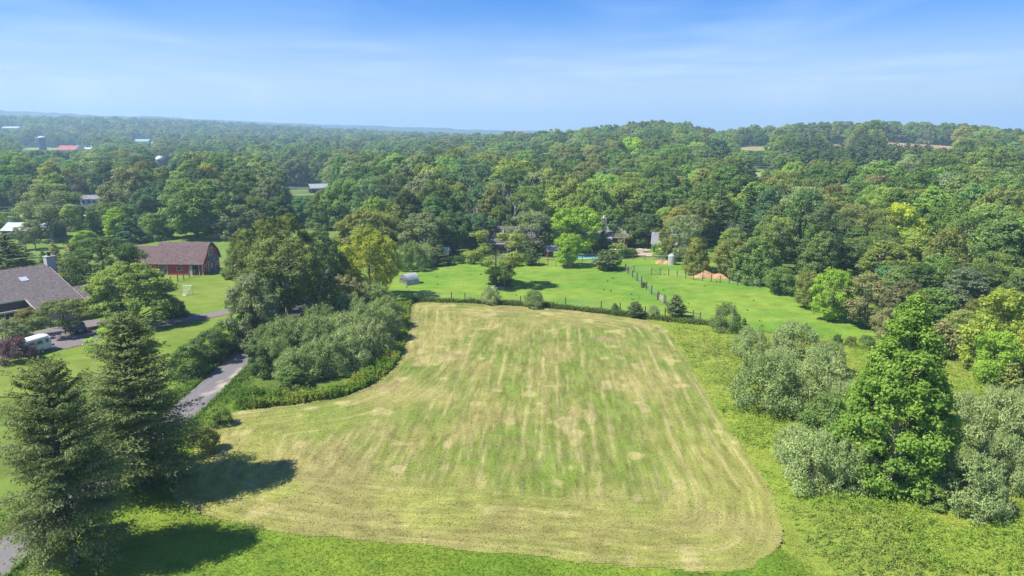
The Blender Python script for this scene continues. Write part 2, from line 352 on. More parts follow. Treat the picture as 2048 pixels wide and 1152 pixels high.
def make_spruce(name, seed, H=16, R_=4.6, z0=1.2, whorl=0.42, per=7, spray=0.34, droop=0.35, power=0.8, dens=1.0, trunk_r=0.3, bark='bark', gap=0.0, layer=False, ragged=0.0):
    rng = np.random.default_rng(seed)
    P, N, A, S, L = [], [], [], [], []
    mb = MB(); mb.tube([(0, 0, -0.3), (0.03, 0, H * 0.5), (0, 0.03, H)], [trunk_r * 1.2, trunk_r * 0.62, 0.03], 7)
    z = z0
    while z < H - 0.15:
        t = (z - z0) / (H - z0); rr = R_ * (1 - t) ** power * (0.72 + 0.28 * sm(0, 0.18, t)) + 0.12
        for q in range(max(4, int(per * (1 - 0.45 * t)))):
            if rng.random() < gap: continue
            th = rng.uniform(0, 2 * math.pi); ln = rr * rng.uniform(0.62, 1.08) * (1 + ragged * math.sin(2 * th + z * 0.9 + seed) * math.sin(3 * th - z * 1.7))
            o = np.array([math.cos(th), math.sin(th), 0])
            rise = 0.55 * t - droop * (1 - t)
            zz = z + rng.uniform(-0.2, 0.2); k = max(4, int(ln / spray * 2.4 * dens))
            u = np.sqrt(rng.uniform(0.06, 1, k)); crv = rise * u * ln + 0.22 * ln * np.clip(u - 0.6, 0, 1)
            base = o * (u * ln)[:, None] + np.array([0, 0, 1]) * (zz + crv)[:, None]
            if ln > 1.2 and q % 2 == 0:
                mb.tube([(0, 0, zz), o * ln * 0.5 + np.array([0, 0, zz + rise * 0.5 * ln]), o * ln * 0.9 + np.array([0, 0, zz + rise * 0.9 * ln])], [0.05 * trunk_r / 0.3, 0.035, 0.012], 4, False)
            side = np.array([-o[1], o[0], 0]); sw = (rng.uniform(-1, 1, k) * (0.10 + 0.30 * u * (1 - 0.55 * u)) * ln)[:, None]
            p = base + side * sw + np.array([0, 0, -1]) * (np.abs(sw) * (0.05 if layer else 0.28)) + rng.normal(0, 0.06, (k, 3))
            al = o * 0.8 + side * np.sign(sw) * 0.6 + np.array([0, 0, -0.25 if not layer else 0.1]) + rng.normal(size=(k, 3)) * 0.3
            nn = unit(np.array([0, 0, 0.9]) + o * 0.25 + rng.normal(size=(k, 3)) * (0.35 if layer else 0.55))
            P.append(p); N.append(nn); A.append(al); S.append(spray * rng.uniform(0.6, 1.15, k))
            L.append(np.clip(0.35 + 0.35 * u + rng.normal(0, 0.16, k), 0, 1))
        z += whorl * (1 - 0.35 * t) * rng.uniform(0.8, 1.2)
    P = np.concatenate(P); N = np.concatenate(N); A = np.concatenate(A); S = np.concatenate(S); L = np.concatenate(L)
    V = leaf_quads(P, N, S * 0.42, S, rng, A)
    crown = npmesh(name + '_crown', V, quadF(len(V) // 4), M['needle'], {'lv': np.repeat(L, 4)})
    t = mb.build('trunk', M[bark]); me = t.data; me.name = name + '_trunk'; bpy.data.objects.remove(t)
    return dict(crown=crown, trunk=me, H=float(P[:, 2].max()), R=float(np.percentile(np.hypot(P[:, 0], P[:, 1]), 97)), n=len(V) // 4)
def make_bare(name, seed, H=14, spread=4.5, trunk_r=0.24, bark='pale_bark', leaves=0, leaf=0.3):
    """a dead or thin crowned tree: forking limbs, few leaves"""
    rng = np.random.default_rng(seed); mb = MB(); tips = []
    def grow(p, d, ln, r, lev):
        k = 3; pts = [p]; q = p
        for i in range(k):
            d = unit(d + rng.normal(0, 0.16, 3) + np.array([0, 0, 0.06])); q = q + d * ln / k; pts.append(q)
        mb.tube(pts, [r, r * 0.86, r * 0.72, r * 0.58], 5 if lev < 2 else 4, False)
        if lev == 4 or r < 0.018: tips.append(q); return
        for j in range(2 + (rng.random() < (0.75 if lev < 3 else 0.4))):
            s = rng.uniform(0.45, 1.0) if j else 1.0; b = pts[3] if s > 0.85 else pts[2]
            grow(b, unit(d + rdir(rng, 1)[0] * rng.uniform(0.45, 0.8) * spread / 4.5), ln * rng.uniform(0.6, 0.82), r * rng.uniform(0.5, 0.68), lev + 1)
    grow(np.array([0, 0, -0.3]), np.array([0, 0, 1.0]), H * 0.36, trunk_r, 0)
    t = mb.build('trunk', M[bark]); me = t.data; me.name = name + '_trunk'; bpy.data.objects.remove(t)
    crown = None
    if leaves:
        T = np.array(tips); P = T[rng.integers(0, len(T), leaves)] + rng.normal(0, 0.55, (leaves, 3))
        V = leaf_quads(P, rdir(rng, leaves), leaf * 0.55, leaf, rng)
        crown = npmesh(name + '_crown', V, quadF(leaves), M['leaf'], {'lv': np.repeat(rng.random(leaves), 4)})
    return dict(crown=crown, trunk=me, H=H, R=spread, n=leaves)

PROTO = {}
# woodland trees
PROTO['round'] = [make_broad('round_a', 1, 15, 6.4, 1.8, 'round', 78, (0.14, 0.29), leaf=0.267), make_broad('round_b', 2, 15, 6.0, 2.2, 'round', 62, (0.15, 0.36), leaf=0.255), make_broad('round_c', 3, 15, 6.8, 1.5, 'dome', 76, (0.14, 0.29), leaf=0.278)]
PROTO['oval'] = [make_broad('oval_a', 4, 18, 5.2, 2.2, 'oval', 84, (0.14, 0.30), leaf=0.255), make_broad('oval_b', 5, 18, 5.6, 3.0, 'oval', 66, (0.16, 0.36), leaf=0.267)]
PROTO['open'] = [make_broad('open_a', 6, 18, 7.0, 4.5, 'vase', 30, (0.18, 0.30), leaf=0.232, dens=9, stray=0.3, bark='pale_bark', limbs=26), make_broad('open_b', 7, 17, 6.2, 4.0, 'round', 30, (0.18, 0.32), leaf=0.220, dens=9, stray=0.3, bark='grey_bark', limbs=26)]
PROTO['low'] = [make_broad('low_a', 8, 8, 4.6, 0.4, 'dome', 34, leaf=0.197, trunk_r=0.2), make_broad('low_b', 9, 8, 4.2, 0.3, 'round', 30, leaf=0.186, trunk_r=0.2)]
PROTO['fir'] = [make_spruce('fir_a', 10, 17, 3.4, 1.0, 0.45, 9, 0.27, 0.25, 0.8, 1.6), make_spruce('fir_b', 11, 17, 3.0, 0.6, 0.45, 9, 0.26, 0.3, 0.8, 1.6)]
PROTO['pine'] = [make_spruce('pine_a', 12, 22, 4.8, 5.5, 1.0, 10, 0.36, -0.12, 0.5, 2.6, 0.32, 'grey_bark', 0.15, True), make_spruce('pine_b', 13, 22, 5.2, 7.0, 1.15, 10, 0.36, -0.1, 0.45, 2.6, 0.32, 'grey_bark', 0.2, True)]
PROTO['bare'] = [make_bare('bare_a', 14, 15, 4.6), make_bare('bare_b', 15, 14, 5.2), make_bare('bare_c', 16, 14, 4.6, leaves=700)]
PROTO['cedar'] = [make_spruce('cedar_a', 17, 4, 1.5, 0.05, 0.16, 9, 0.17, -0.75, 0.8, 1.5, 0.08), make_spruce('cedar_b', 18, 4, 1.9, 0.05, 0.18, 9, 0.17, -0.55, 0.6, 1.6, 0.08)]
# shrubs
PROTO['olive'] = [make_broad('olive_a', 20, 4.2, 3.2, 0.2, 'dome', 52, (0.15, 0.32), leaf=0.122, dens=7.5, mat='silver', trunk_r=0.1, shoots=16, aspect=0.45), make_broad('olive_b', 21, 4.2, 3.0, 0.2, 'dome', 44, (0.15, 0.36), leaf=0.122, dens=7.5, mat='silver', trunk_r=0.1, shoots=18, aspect=0.45)]
PROTO['shrub'] = [make_broad('shrub_a', 22, 2.6, 2.0, 0.1, 'dome', 22, (0.25, 0.42), leaf=0.108, dens=9, trunk_r=0.06, shoots=5), make_broad('shrub_b', 23, 2.6, 1.8, 0.1, 'dome', 18, (0.25, 0.45), leaf=0.108, dens=9, trunk_r=0.06, shoots=7)]
# the large trees near the camera
PROTO['near_spruce'] = [make_spruce('near_spruce_a', 30, 15, 4.9, 2.3, 0.25, 12, 0.12, 0.34, 0.46, 2.4, 0.34, gap=0.06, ragged=0.36), make_spruce('near_spruce_b', 31, 16.5, 4.6, 2.4, 0.26, 11, 0.12, 0.32, 0.6, 2.4, 0.34, gap=0.06, ragged=0.36)]
PROTO['sycamore'] = [make_broad('sycamore_a', 32, 16, 5.4, 0.5, 'cone', 170, (0.10, 0.21), leaf=0.115, dens=9, stray=0.22, bark='pale_bark', limbs=40, trunk_r=0.25, asym=0.06, aspect=0.8)]
PROTO['big'] = [make_broad('big_a', 33, 17, 6.4, 5.0, 'round', 120, (0.11, 0.24), leaf=0.172, dens=9, stray=0.22, bark='pale_bark', limbs=34, trunk_r=0.36, lean=(-0.5, 0)), make_broad('big_b', 34, 16, 6.6, 2.0, 'round', 120, (0.11, 0.24), leaf=0.178, dens=9, stray=0.2, limbs=30), make_broad('big_c', 35, 12, 6.0, 0.6, 'dome', 115, (0.11, 0.24), leaf=0.165, dens=9, stray=0.2, limbs=28)]
PROTO['maple'] = [make_broad('maple_a', 36, 9, 6.2, 1.6, 'dome', 100, (0.11, 0.22), leaf=0.152, dens=9.5, stray=0.2, squash=0.55, limbs=24, trunk_r=0.2, aspect=0.75)]
PROTO['plate'] = [make_broad('plate_a', 37, 4.6, 3.4, 1.7, 'dome', 26, (0.2, 0.34), leaf=0.115, dens=10, squash=0.4, limbs=16, trunk_r=0.1)]
PROTO['walnut'] = [make_broad('walnut_a', 38, 11, 5.0, 2.6, 'vase', 32, (0.13, 0.25), leaf=0.132, dens=14, stray=0.4, squash=0.6, limbs=26, trunk_r=0.2)]

USED = {}
def plant(kind, x, y, H=None, W_=None, tint=(0.06, 0.09, 0.03), v=None, rz=None, name='tree', label=None, cat='tree', group=None, dz=0.0, crown_name='crown', trunk_name='trunk'):
    pr = PROTO[kind]; rng = random.Random(int(x * 131 + y * 977)); p = pr[(v if v is not None else rng.randrange(len(pr))) % len(pr)]
    sz = (H / p['H']) if H else 1.0; sx = (W_ / (2 * p['R'])) if W_ else sz
    o = empty(name, (x, y, tz(x, y) + dz), rng.uniform(0, 6.28) if rz is None else rz, label, cat, group); o.scale = (sx, sx, sz)
    t = link(trunk_name, p['trunk'], o)
    if p['crown']:
        c = link(crown_name, p['crown'], o); c['tint'] = [float(q) for q in tint]
    return o
# ------------------------------------------------------------------ ground
def sheet_mat(name, rough=0.9, fine=9.0, amt=0.22, bump=0.35):
    m, nt = mat_new(name)
    o = NN(nt, 'ShaderNodeOutputMaterial'); b = NN(nt, 'ShaderNodeBsdfPrincipled'); setin(b, Roughness=rough); b.inputs['Specular IOR Level'].default_value = 0.1
    at = NN(nt, 'ShaderNodeAttribute', attribute_type='GEOMETRY', attribute_name='col')
    tc = NN(nt, 'ShaderNodeTexCoord'); n = NN(nt, 'ShaderNodeTexNoise'); setin(n, Scale=fine, Detail=4.0, Roughness=0.7)
    nt.links.new(tc.outputs['Object'], n.inputs['Vector'])
    r = NN(nt, 'ShaderNodeMapRange'); setin(r, From_Min=0.28, From_Max=0.72, To_Min=1 - amt * 1.6, To_Max=1 + amt * 1.6)
    mu = NN(nt, 'ShaderNodeVectorMath', operation='SCALE'); nt.links.new(at.outputs['Vector'], mu.inputs[0]); nt.links.new(n.outputs[0], r.inputs[0]); nt.links.new(r.outputs[0], mu.inputs['Scale'])
    nt.links.new(mu.outputs[0], b.inputs['Base Color']); nt.links.new(b.outputs[0], o.inputs[0])
    bp = NN(nt, 'ShaderNodeBump'); setin(bp, Strength=bump, Distance=0.12); nt.links.new(n.outputs[0], bp.inputs['Height']); nt.links.new(bp.outputs[0], b.inputs['Normal'])
    return m
M['turf'] = sheet_mat('turf', 0.95, 6.0, 0.2, 0.4)
M['mown'] = sheet_mat('mown_hay', 0.95, 7.0, 0.22, 0.5)
M['asphalt'] = sheet_mat('asphalt', 0.85, 5.0, 0.08, 0.1)
M['canopy'] = sheet_mat('woodland_floor', 0.95, 0.12, 0.3, 0.6)

def mix3(a, b, t):
    a = np.asarray(a, float); b = np.asarray(b, float); t = np.asarray(t)[..., None]
    return a * (1 - t) + b * t
def inpoly(poly, x, y):
    x = np.asarray(x, float); y = np.asarray(y, float); c = np.zeros(x.shape, bool); n = len(poly)
    for i in range(n):
        x0, y0 = poly[i]; x1, y1 = poly[(i + 1) % n]
        if y0 == y1: continue
        k = ((y0 > y) != (y1 > y)) & (x < (x1 - x0) * (y - y0) / (y1 - y0) + x0); c ^= k
    return c
def distpoly(poly, x, y, closed=True):
    d = np.full(np.shape(x), 1e9); n = len(poly)
    for i in range(n if closed else n - 1):
        a = np.array(poly[i]); b = np.array(poly[(i + 1) % n]); ab = b - a; L = ab @ ab + 1e-9
        t = np.clip(((x - a[0]) * ab[0] + (y - a[1]) * ab[1]) / L, 0, 1)
        d = np.minimum(d, np.hypot(x - a[0] - t * ab[0], y - a[1] - t * ab[1]))
    return d
def smooth_poly(p, it=2):
    for _ in range(it):
        q = []
        for i in range(len(p)):
            a, b = np.array(p[i]), np.array(p[(i + 1) % len(p)]); q += [tuple(a * 0.75 + b * 0.25), tuple(a * 0.25 + b * 0.75)]
        p = q
    return p
def pixpoly(pts):
    return [G(*q) for q in pts]
def sheet(name, poly, step, lift, colf, mat, warp=0.5, seed=0):
    P = np.array(poly); x0, y0 = P.min(0) - 1; x1, y1 = P.max(0) + 1
    nx = int((x1 - x0) / step) + 2; ny = int((y1 - y0) / step) + 2
    X, Y = np.meshgrid(x0 + np.arange(nx) * step, y0 + np.arange(ny) * step)
    wx = warp * 2 * (fbm(X / 2.2, Y / 2.2, seed + 40, 2) - 0.5); wy = warp * 2 * (fbm(X / 2.2, Y / 2.2, seed + 71, 2) - 0.5)
    ins = inpoly(poly, X + wx, Y + wy)
    cell = ins[:-1, :-1] & ins[1:, :-1] & ins[:-1, 1:] & ins[1:, 1:]
    idx = np.arange(nx * ny).reshape(ny, nx); F = np.stack([idx[:-1, :-1], idx[:-1, 1:], idx[1:, 1:], idx[1:, :-1]], -1)[cell]
    used = np.unique(F); re = np.full(nx * ny, -1); re[used] = np.arange(len(used))
    xs, ys = X.ravel()[used], Y.ravel()[used]
    V = np.stack([xs, ys, terrain(xs, ys) + lift], 1)
    me = npmesh(name, V, re[F], mat, {'col': colf(xs, ys)}, True)
    return tag(link(name, me), kind='structure')
def strip(name, pts, widths, lift, colf, mat, n=3, seed=0):
    """a road: a ribbon along points, with a slightly uneven edge"""
    pts = [np.array(p, float) for p in pts]; L = [0]
    for a, b in zip(pts, pts[1:]): L.append(L[-1] + np.linalg.norm(b - a))
    S = np.arange(0, L[-1], 0.8); x = np.interp(S, L, [p[0] for p in pts]); y = np.interp(S, L, [p[1] for p in pts]); w = np.interp(S, L, widths)
    for _ in range(6):
        x[1:-1] = (x[:-2] + 2 * x[1:-1] + x[2:]) / 4; y[1:-1] = (y[:-2] + 2 * y[1:-1] + y[2:]) / 4
    tx = np.gradient(x); ty = np.gradient(y); l = np.hypot(tx, ty); nx_, ny_ = ty / l, -tx / l
    k = 9; V = []; U = []
    for j in range(k):
        u = j / (k - 1) * 2 - 1; e = w / 2 * u
        if abs(u) == 1: e = e + 0.35 * (vnoise(S / 1.7, S * 0 + u * 9, seed) - 0.5)
        V.append(np.stack([x + nx_ * e, y + ny_ * e], 1)); U.append(np.full(len(S), u))
    V = np.stack(V, 1); U = np.stack(U, 1).ravel(); SS = np.repeat(S, k); m = len(S)
    X, Y = V[..., 0].ravel(), V[..., 1].ravel(); idx = np.arange(m * k).reshape(m, k)
    F = np.stack([idx[:-1, :-1], idx[:-1, 1:], idx[1:, 1:], idx[1:, :-1]], -1).reshape(-1, 4)
    me = npmesh(name, np.stack([X, Y, terrain(X, Y) + lift], 1), F, mat, {'col': colf(X, Y, U, SS)}, True)
    return tag(link(name, me), kind='structure')

# one sheet to the horizon: rings round the camera
rings = np.concatenate([[0.0], np.geomspace(4, 330, 74), np.geomspace(345, 6000, 120)])
angs = np.radians(np.concatenate([np.arange(-50, 50, 0.5), np.arange(50, 310, 5)]))
RR, AA = np.meshgrid(rings, angs, indexing='ij'); gx = RR * np.sin(AA); gy = RR * np.cos(AA)
gd = np.hypot(gx, gy)
gz = terrain(gx, gy) - 0.12 + sm(2300, 2900, gd) * 9 * (fbm(gx / 30, gy / 30, 8, 2))
na = len(angs); ii = np.arange(len(rings) * na).reshape(len(rings), na); nx_ = np.roll(ii, -1, 1)
F = np.stack([ii[:-1], nx_[:-1], nx_[1:], ii[1:]], -1).reshape(-1, 4)
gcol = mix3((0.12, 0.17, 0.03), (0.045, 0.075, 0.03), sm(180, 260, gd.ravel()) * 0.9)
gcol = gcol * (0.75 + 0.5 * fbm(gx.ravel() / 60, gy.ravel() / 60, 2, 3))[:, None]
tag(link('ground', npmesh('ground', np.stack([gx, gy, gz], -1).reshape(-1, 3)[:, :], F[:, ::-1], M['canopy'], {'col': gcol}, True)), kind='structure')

FIELD = smooth_poly(pixpoly([(824, 603), (910, 605), (1000, 610), (1100, 617), (1200, 627), (1290, 639), (1335, 655), (1375, 720), (1425, 800), (1475, 885), (1520, 945), (1555, 1000), (1572, 1060), (1555, 1110), (1490, 1150),
                             (1300, 1142), (1100, 1122), (900, 1098), (720, 1085), (560, 1068), (440, 1045), (380, 1022), (330, 985), (385, 905), (425, 848), (440, 826), (540, 815), (640, 802), (715, 785), (775, 750), (806, 712), (814, 665), (820, 625)]), 1)
GREEN, BGREEN, STRAW, BROWN, PALE = (0.165, 0.190, 0.042), (0.138, 0.195, 0.030), (0.252, 0.232, 0.072), (0.235, 0.180, 0.085), (0.37, 0.312, 0.135)
def mow_col(x, y):
    e = distpoly(FIELD, x, y)
    big = fbm(x / 11, y / 14, 11, 3); mid = fbm(x / 3.5, y / 5, 23, 3); fine = fbm(x / 0.9, y / 1.3, 31, 2)
    # swaths run up the field and follow the border near it
    k = sm(11, 7, e + 2 * (vnoise(x / 5, y / 5, 9) - 0.5))
    wob = 0.45 * (fbm(x / 7, y / 16, 51, 2) - 0.5)
    u1 = x * 1.02 - 0.06 * y + wob; u2 = e + wob * 0.6
    def stripes(u, along):
        f = (u / 1.8) % 1.0; br = fbm(u / 1.8 // 1 * 7.7, along / 5.0, 61, 2)
        line = np.exp(-((f - 0.5) / 0.11) ** 2) * sm(0.34, 0.66, br)
        thin = np.exp(-(((u / 0.9) % 1.0 - 0.4) / 0.12) ** 2) * sm(0.48, 0.7, vnoise(u // 0.9 * 3.1, along / 3.0, 67))
        band = vnoise(u / 1.8 // 1 * 5.3, along / 9.0, 71)
        return line * 0.85 + thin * 0.55, band
    l1, b1 = stripes(u1, y); l2, b2 = stripes(u2, x * 0.5 + y * 0.5)
    line = l1 * (1 - k) + l2 * k; band = b1 * (1 - k) + b2 * k
    cen = np.exp(-(((x - 0) / 10) ** 2 + ((y - 62) / 13) ** 2)) * 0.20 + np.exp(-(((x - 3) / 12) ** 2 + ((y - 97) / 16) ** 2)) * 0.08
    g = sm(0.38, 0.60, big * 0.42 + mid * 0.40 + band * 0.18 + cen - 0.03 * sm(8, 2, e) - 0.02)
    c = mix3(STRAW, GREEN, g)
    c = mix3(c, BGREEN, sm(0.55, 0.75, mid * 0.5 + big * 0.5 + cen) * 0.7)
    brn = sm(0.60, 0.78, fbm(x / 8 + 7, y / 6, 83, 3) + 0.10 * np.exp(-((x + 14) / 5) ** 2) + 0.06 * np.exp(-((x - 3) / 5) ** 2 - ((y - 78) / 8) ** 2))
    c = mix3(c, (0.235, 0.245, 0.058), sm(11, 6, e) * sm(78, 60, y) * 0.75)
    c = mix3(c, BROWN, brn * 0.42)
    c = mix3(c, PALE, np.clip(line * (1 - 0.5 * brn), 0, 1) * 0.8)
    spot = sm(0.72, 0.80, fbm(x / 2.1, y / 2.6, 91, 2)); c = mix3(c, PALE, spot * 0.6)
    c = mix3(c, BROWN, np.exp(-(((x - 14.2) / 2.2) ** 2 + ((y - 97.5) / 1.1) ** 2)) * 0.9)
    s1 = fbm(u1 / 0.28, y / 2.2, 95, 2); s2 = fbm(u2 / 0.28, (x - y) / 2.2, 97, 2); st = s1 * (1 - k) + s2 * k
    return c * (0.52 + 0.36 * fine + 0.62 * st)[:, None]
field = sheet('mown_field', FIELD, 0.2, 0.06, mow_col, M['mown'], 0.35)

def turf_col(a, b, dark, s):
    def f(x, y):
        n = fbm(x / 9, y / 6, s, 3); m = fbm(x / 1.8, y / 1.5, s + 5, 2); d = sm(0.62, 0.78, fbm(x / 2.4, y / 1.0, s + 9, 2))
        c = mix3(a, b, sm(0.3, 0.7, n)); c = mix3(c, dark, d * 0.55)
        return c * (0.8 + 0.4 * m)[:, None]
    return f
LAWN_A, LAWN_B, LAWN_D = (0.118, 0.195, 0.020), (0.172, 0.235, 0.028), (0.07, 0.145, 0.016)
sheet('front_lawn', [(-34.3, 30), (-34.3, 74), (-30, 74), (-27, 60), (0, 52), (16, 50), (23, 40), (23, 30)], 0.4, 0.03, turf_col(LAWN_A, LAWN_B, LAWN_D, 101), M['turf'], 0.8)
PADC = turf_col((0.125, 0.232, 0.026), (0.185, 0.268, 0.036), (0.10, 0.19, 0.022), 131)
PADDOCK = smooth_poly([(-27, 119), (-18, 119.8), (5, 117), (24, 108.5), (31, 104), (40, 99), (52, 93), (57, 100), (57, 135), (49, 143), (42, 153), (41, 162), (20, 167.5), (-3, 167.5), (-18, 167), (-27, 150)], 1)
sheet('paddock', PADDOCK, 0.6, 0.03, PADC, M['turf'], 0.8)
MEADOW = [(16, 30), (19, 42), (21, 52), (18, 62), (16, 80), (22, 108), (31, 105.5), (42, 100), (54, 95), (62, 80), (70, 60), (70, 30)]
sheet('rough_meadow', MEADOW, 0.5, 0.02, turf_col((0.195, 0.25, 0.036), (0.24, 0.27, 0.048), (0.14, 0.195, 0.03), 151), M['turf'], 0.8)
sheet('house_lawn', [(-120, 74), (-38.2, 74), (-38.2, 122), (-44, 138), (-44, 146), (-120, 146)], 0.7, 0.02, turf_col((0.135, 0.20, 0.026), (0.17, 0.215, 0.036), (0.11, 0.165, 0.026), 171), M['turf'], 0.3)
sheet('back_meadow', [(-175, 146), (-40, 146), (-36, 176), (-45, 212), (-175, 212)], 1.2, 0.02, turf_col((0.125, 0.19, 0.034), (0.155, 0.205, 0.045), (0.085, 0.135, 0.03), 181), M['turf'], 0.5)
sheet('yard_lawn', [(-30, 166.5), (62, 163), (62, 200), (-30, 200)], 1.0, 0.01, turf_col((0.11, 0.19, 0.03), (0.14, 0.20, 0.035), (0.06, 0.11, 0.025), 191), M['turf'], 0.5)

def road_col(X, Y, U, S):
    c = np.tile(np.array([0.16, 0.148, 0.145]), (len(X), 1)) * (0.85 + 0.3 * fbm(X / 1.5, Y / 4, 7, 3))[:, None]
    trk = np.exp(-((np.abs(U) - 0.45) / 0.16) ** 2); c = c * (1 + 0.10 * trk)[:, None]
    patch = sm(0.62, 0.7, fbm(X / 0.8 + 4, Y / 1.6, 13, 2)) * np.exp(-((Y - 80) / 6) ** 2) * (U > -0.2)
    c = mix3(c, (0.45, 0.38, 0.27), patch * 0.8)
    return mix3(c, (0.17, 0.16, 0.10), sm(0.86, 1.0, np.abs(U)) * 0.7)
strip('farm_road', [(-37.5, 22), (-36.8, 45), (-36.1, 71), (-36.9, 92), (-37, 108), (-37.5, 124), (-40, 146), (-46, 175)], [3.9, 3.8, 3.7, 3.4, 3.2, 3.2, 3, 3], 0.07, road_col, M['asphalt'], seed=3)
def drv_col(X, Y, U, S):
    c = np.tile(np.array([0.185, 0.158, 0.152]), (len(X), 1)) * (0.88 + 0.24 * fbm(X / 2, Y / 2, 9, 3))[:, None]
    return mix3(c, (0.17, 0.15, 0.12), sm(0.9, 1.0, np.abs(U)) * 0.5)
strip('driveway', [(-37.6, 118.5), (-41, 117), (-48.2, 112.2), (-56.8, 103), (-62, 98)], [3.4, 3.6, 3.4, 3.4, 6.0], 0.075, drv_col, M['asphalt'], seed=5)
APRON = pixpoly([(300, 662), (180, 689), (125, 700), (75, 707), (0, 714), (-30, 716), (-30, 690), (0, 676), (60, 664), (120, 652), (170, 641), (215, 640), (262, 648), (300, 650)])
sheet('parking_apron', APRON, 0.35, 0.085, lambda x, y: np.tile(np.array([0.185, 0.158, 0.152]), (len(x), 1)) * (0.86 + 0.28 * fbm(x / 2, y / 2, 9, 3))[:, None], M['asphalt'], 0.15)
def tan_col(X, Y, U, S):
    return np.tile(np.array([0.38, 0.31, 0.23]), (len(X), 1)) * (0.85 + 0.3 * fbm(X / 2, Y / 2, 19, 3))[:, None]
strip('gravel_drive', [G(1345, 506), G(1310, 510), G(1275, 509), G(1268, 503), G(1295, 497), G(1330, 494)], [5, 5, 5, 4, 3.5, 3.5], 0.06, tan_col, M['asphalt'], seed=8)
strip('country_road', [(-330, 262), (-210, 257), (-160, 255), (-110, 262), (-60, 275)], [6, 6, 6, 6, 6], 0.08, tan_col, M['asphalt'], seed=9)

# ------------------------------------------------------------------ ground plants (real geometry, nobody could count them)
def plants(name, X, Y, H_, col, k, leaf, spread, rng, lift=0.0, upright=0.5, aspect=0.42, kind_label=None, lean=0.3):
    n = len(X)
    if n == 0: return
    Z = terrain(X, Y) + lift; t = np.linspace(0.12, 1.0, k)[None, :]
    ang = rng.uniform(0, 6.283, (n, k)); rad = spread * (0.35 + 0.65 * rng.random((n, k)))
    lx = rng.normal(0, lean, n)[:, None] * H_[:, None] * t; ly = rng.normal(0, lean, n)[:, None] * H_[:, None] * t
    P = np.stack([X[:, None] + lx + np.cos(ang) * rad * (1 - 0.5 * t), Y[:, None] + ly + np.sin(ang) * rad * (1 - 0.5 * t), Z[:, None] + H_[:, None] * t * rng.uniform(0.85, 1.1, (n, k))], -1).reshape(-1, 3)
    A = np.stack([np.cos(ang) * (1 - upright), np.sin(ang) * (1 - upright), np.full((n, k), upright)], -1).reshape(-1, 3) + rng.normal(0, 0.2, (n * k, 3))
    N = unit(np.stack([np.cos(ang) * -upright, np.sin(ang) * -upright, np.full((n, k), 1 - upright * 0.6)], -1).reshape(-1, 3) + rng.normal(0, 0.4, (n * k, 3)))
    S = np.repeat(leaf * np.ones(n) if np.isscalar(leaf) else leaf, k) * rng.uniform(0.7, 1.2, n * k)
    V = leaf_quads(P, N, S * aspect, S, rng, A)
    c = np.repeat(col, k, 0) * rng.uniform(0.75, 1.25, (n * k, 1))
    me = npmesh(name, V, quadF(n * k), M['cover'], {'col': np.repeat(c, 4, 0)})
    return tag(link(name, me), kind='stuff')
def scatter(poly, n, rng, inv=0):
    P = np.array(poly); a, b = P.min(0), P.max(0); x = rng.uniform(a[0], b[0], n * 3); y = rng.uniform(a[1], b[1], n * 3)
    # denser near the camera, where each plant shows larger
    w = np.clip((45 / np.hypot(x, y)) ** inv, 0, 1); k = inpoly(poly, x, y) & (rng.random(n * 3) < w)
    return x[k][:n], y[k][:n]
rng = np.random.default_rng(77)
x, y = scatter(FIELD, 38000, rng, 1.2)
c = mow_col(x, y) * rng.uniform(1.1, 2.0, (len(x), 1))
plants('stubble_grass', x, y, rng.uniform(0.015, 0.045, len(x)), c, 2, rng.uniform(0.05, 0.11, len(x)), 0.08, rng, 0.05, 0.35, 0.35)
x, y = scatter([(-34, 30), (-34, 74), (-30, 74), (-27, 60), (0, 52), (16, 50), (23, 40), (23, 30)], 60000, rng, 1.2)
k = ~inpoly(FIELD, x, y); x, y = x[k], y[k]
plants('lawn_grass', x, y, rng.uniform(0.05, 0.16, len(x)), turf_col(LAWN_A, LAWN_B, LAWN_D, 101)(x, y) * 1.3, 3, rng.uniform(0.06, 0.11, len(x)), 0.10, rng, 0.03, 0.3, 0.17)
x, y = scatter(PADDOCK, 22000, rng, 0)
plants('paddock_grass', x, y, rng.uniform(0.02, 0.06, len(x)), PADC(x, y) * 1.15, 2, rng.uniform(0.05, 0.10, len(x)), 0.15, rng, 0.03, 0.25, 0.2)
k = rng.random(len(x)) < 0.002
plants('paddock_tussocks', x[k], y[k], rng.uniform(0.1, 0.2, k.sum()), np.tile((0.09, 0.16, 0.025), (k.sum(), 1)), 8, 0.2, 0.3, rng, 0.03, 0.5, 0.35)
# rough meadow: low herbs, clumped
x, y = scatter(MEADOW, 42000, rng, 1.0); k = ~inpoly(FIELD, x, y); x, y = x[k], y[k]
cl = fbm(x / 4.5, y / 4.5, 201, 3); cl2 = fbm(x / 9 + 3, y / 9, 211, 2)
lowr = sm(24, 30, x) + sm(56, 62, y)                # the front corner by the field is mown shorter
hh = (0.07 + 0.6 * sm(0.42, 0.68, cl)) * np.clip(0.25 + lowr, 0.25, 1) * rng.uniform(0.6, 1.3, len(x))
mc = mix3(mix3((0.33, 0.375, 0.055), (0.22, 0.33, 0.044), sm(0.35, 0.62, cl)), (0.31, 0.30, 0.10), sm(0.55, 0.7, cl2) * 0.55)
plants('meadow_herbs', x, y, hh, mc * 1.05, 6, np.clip(0.075 + 0.07 * hh, 0.07, 0.13), 0.24, rng, 0.02, 0.28, 0.30)
k = (cl2 > 0.5) & (rng.random(len(x)) < 0.26) & (x > 22)
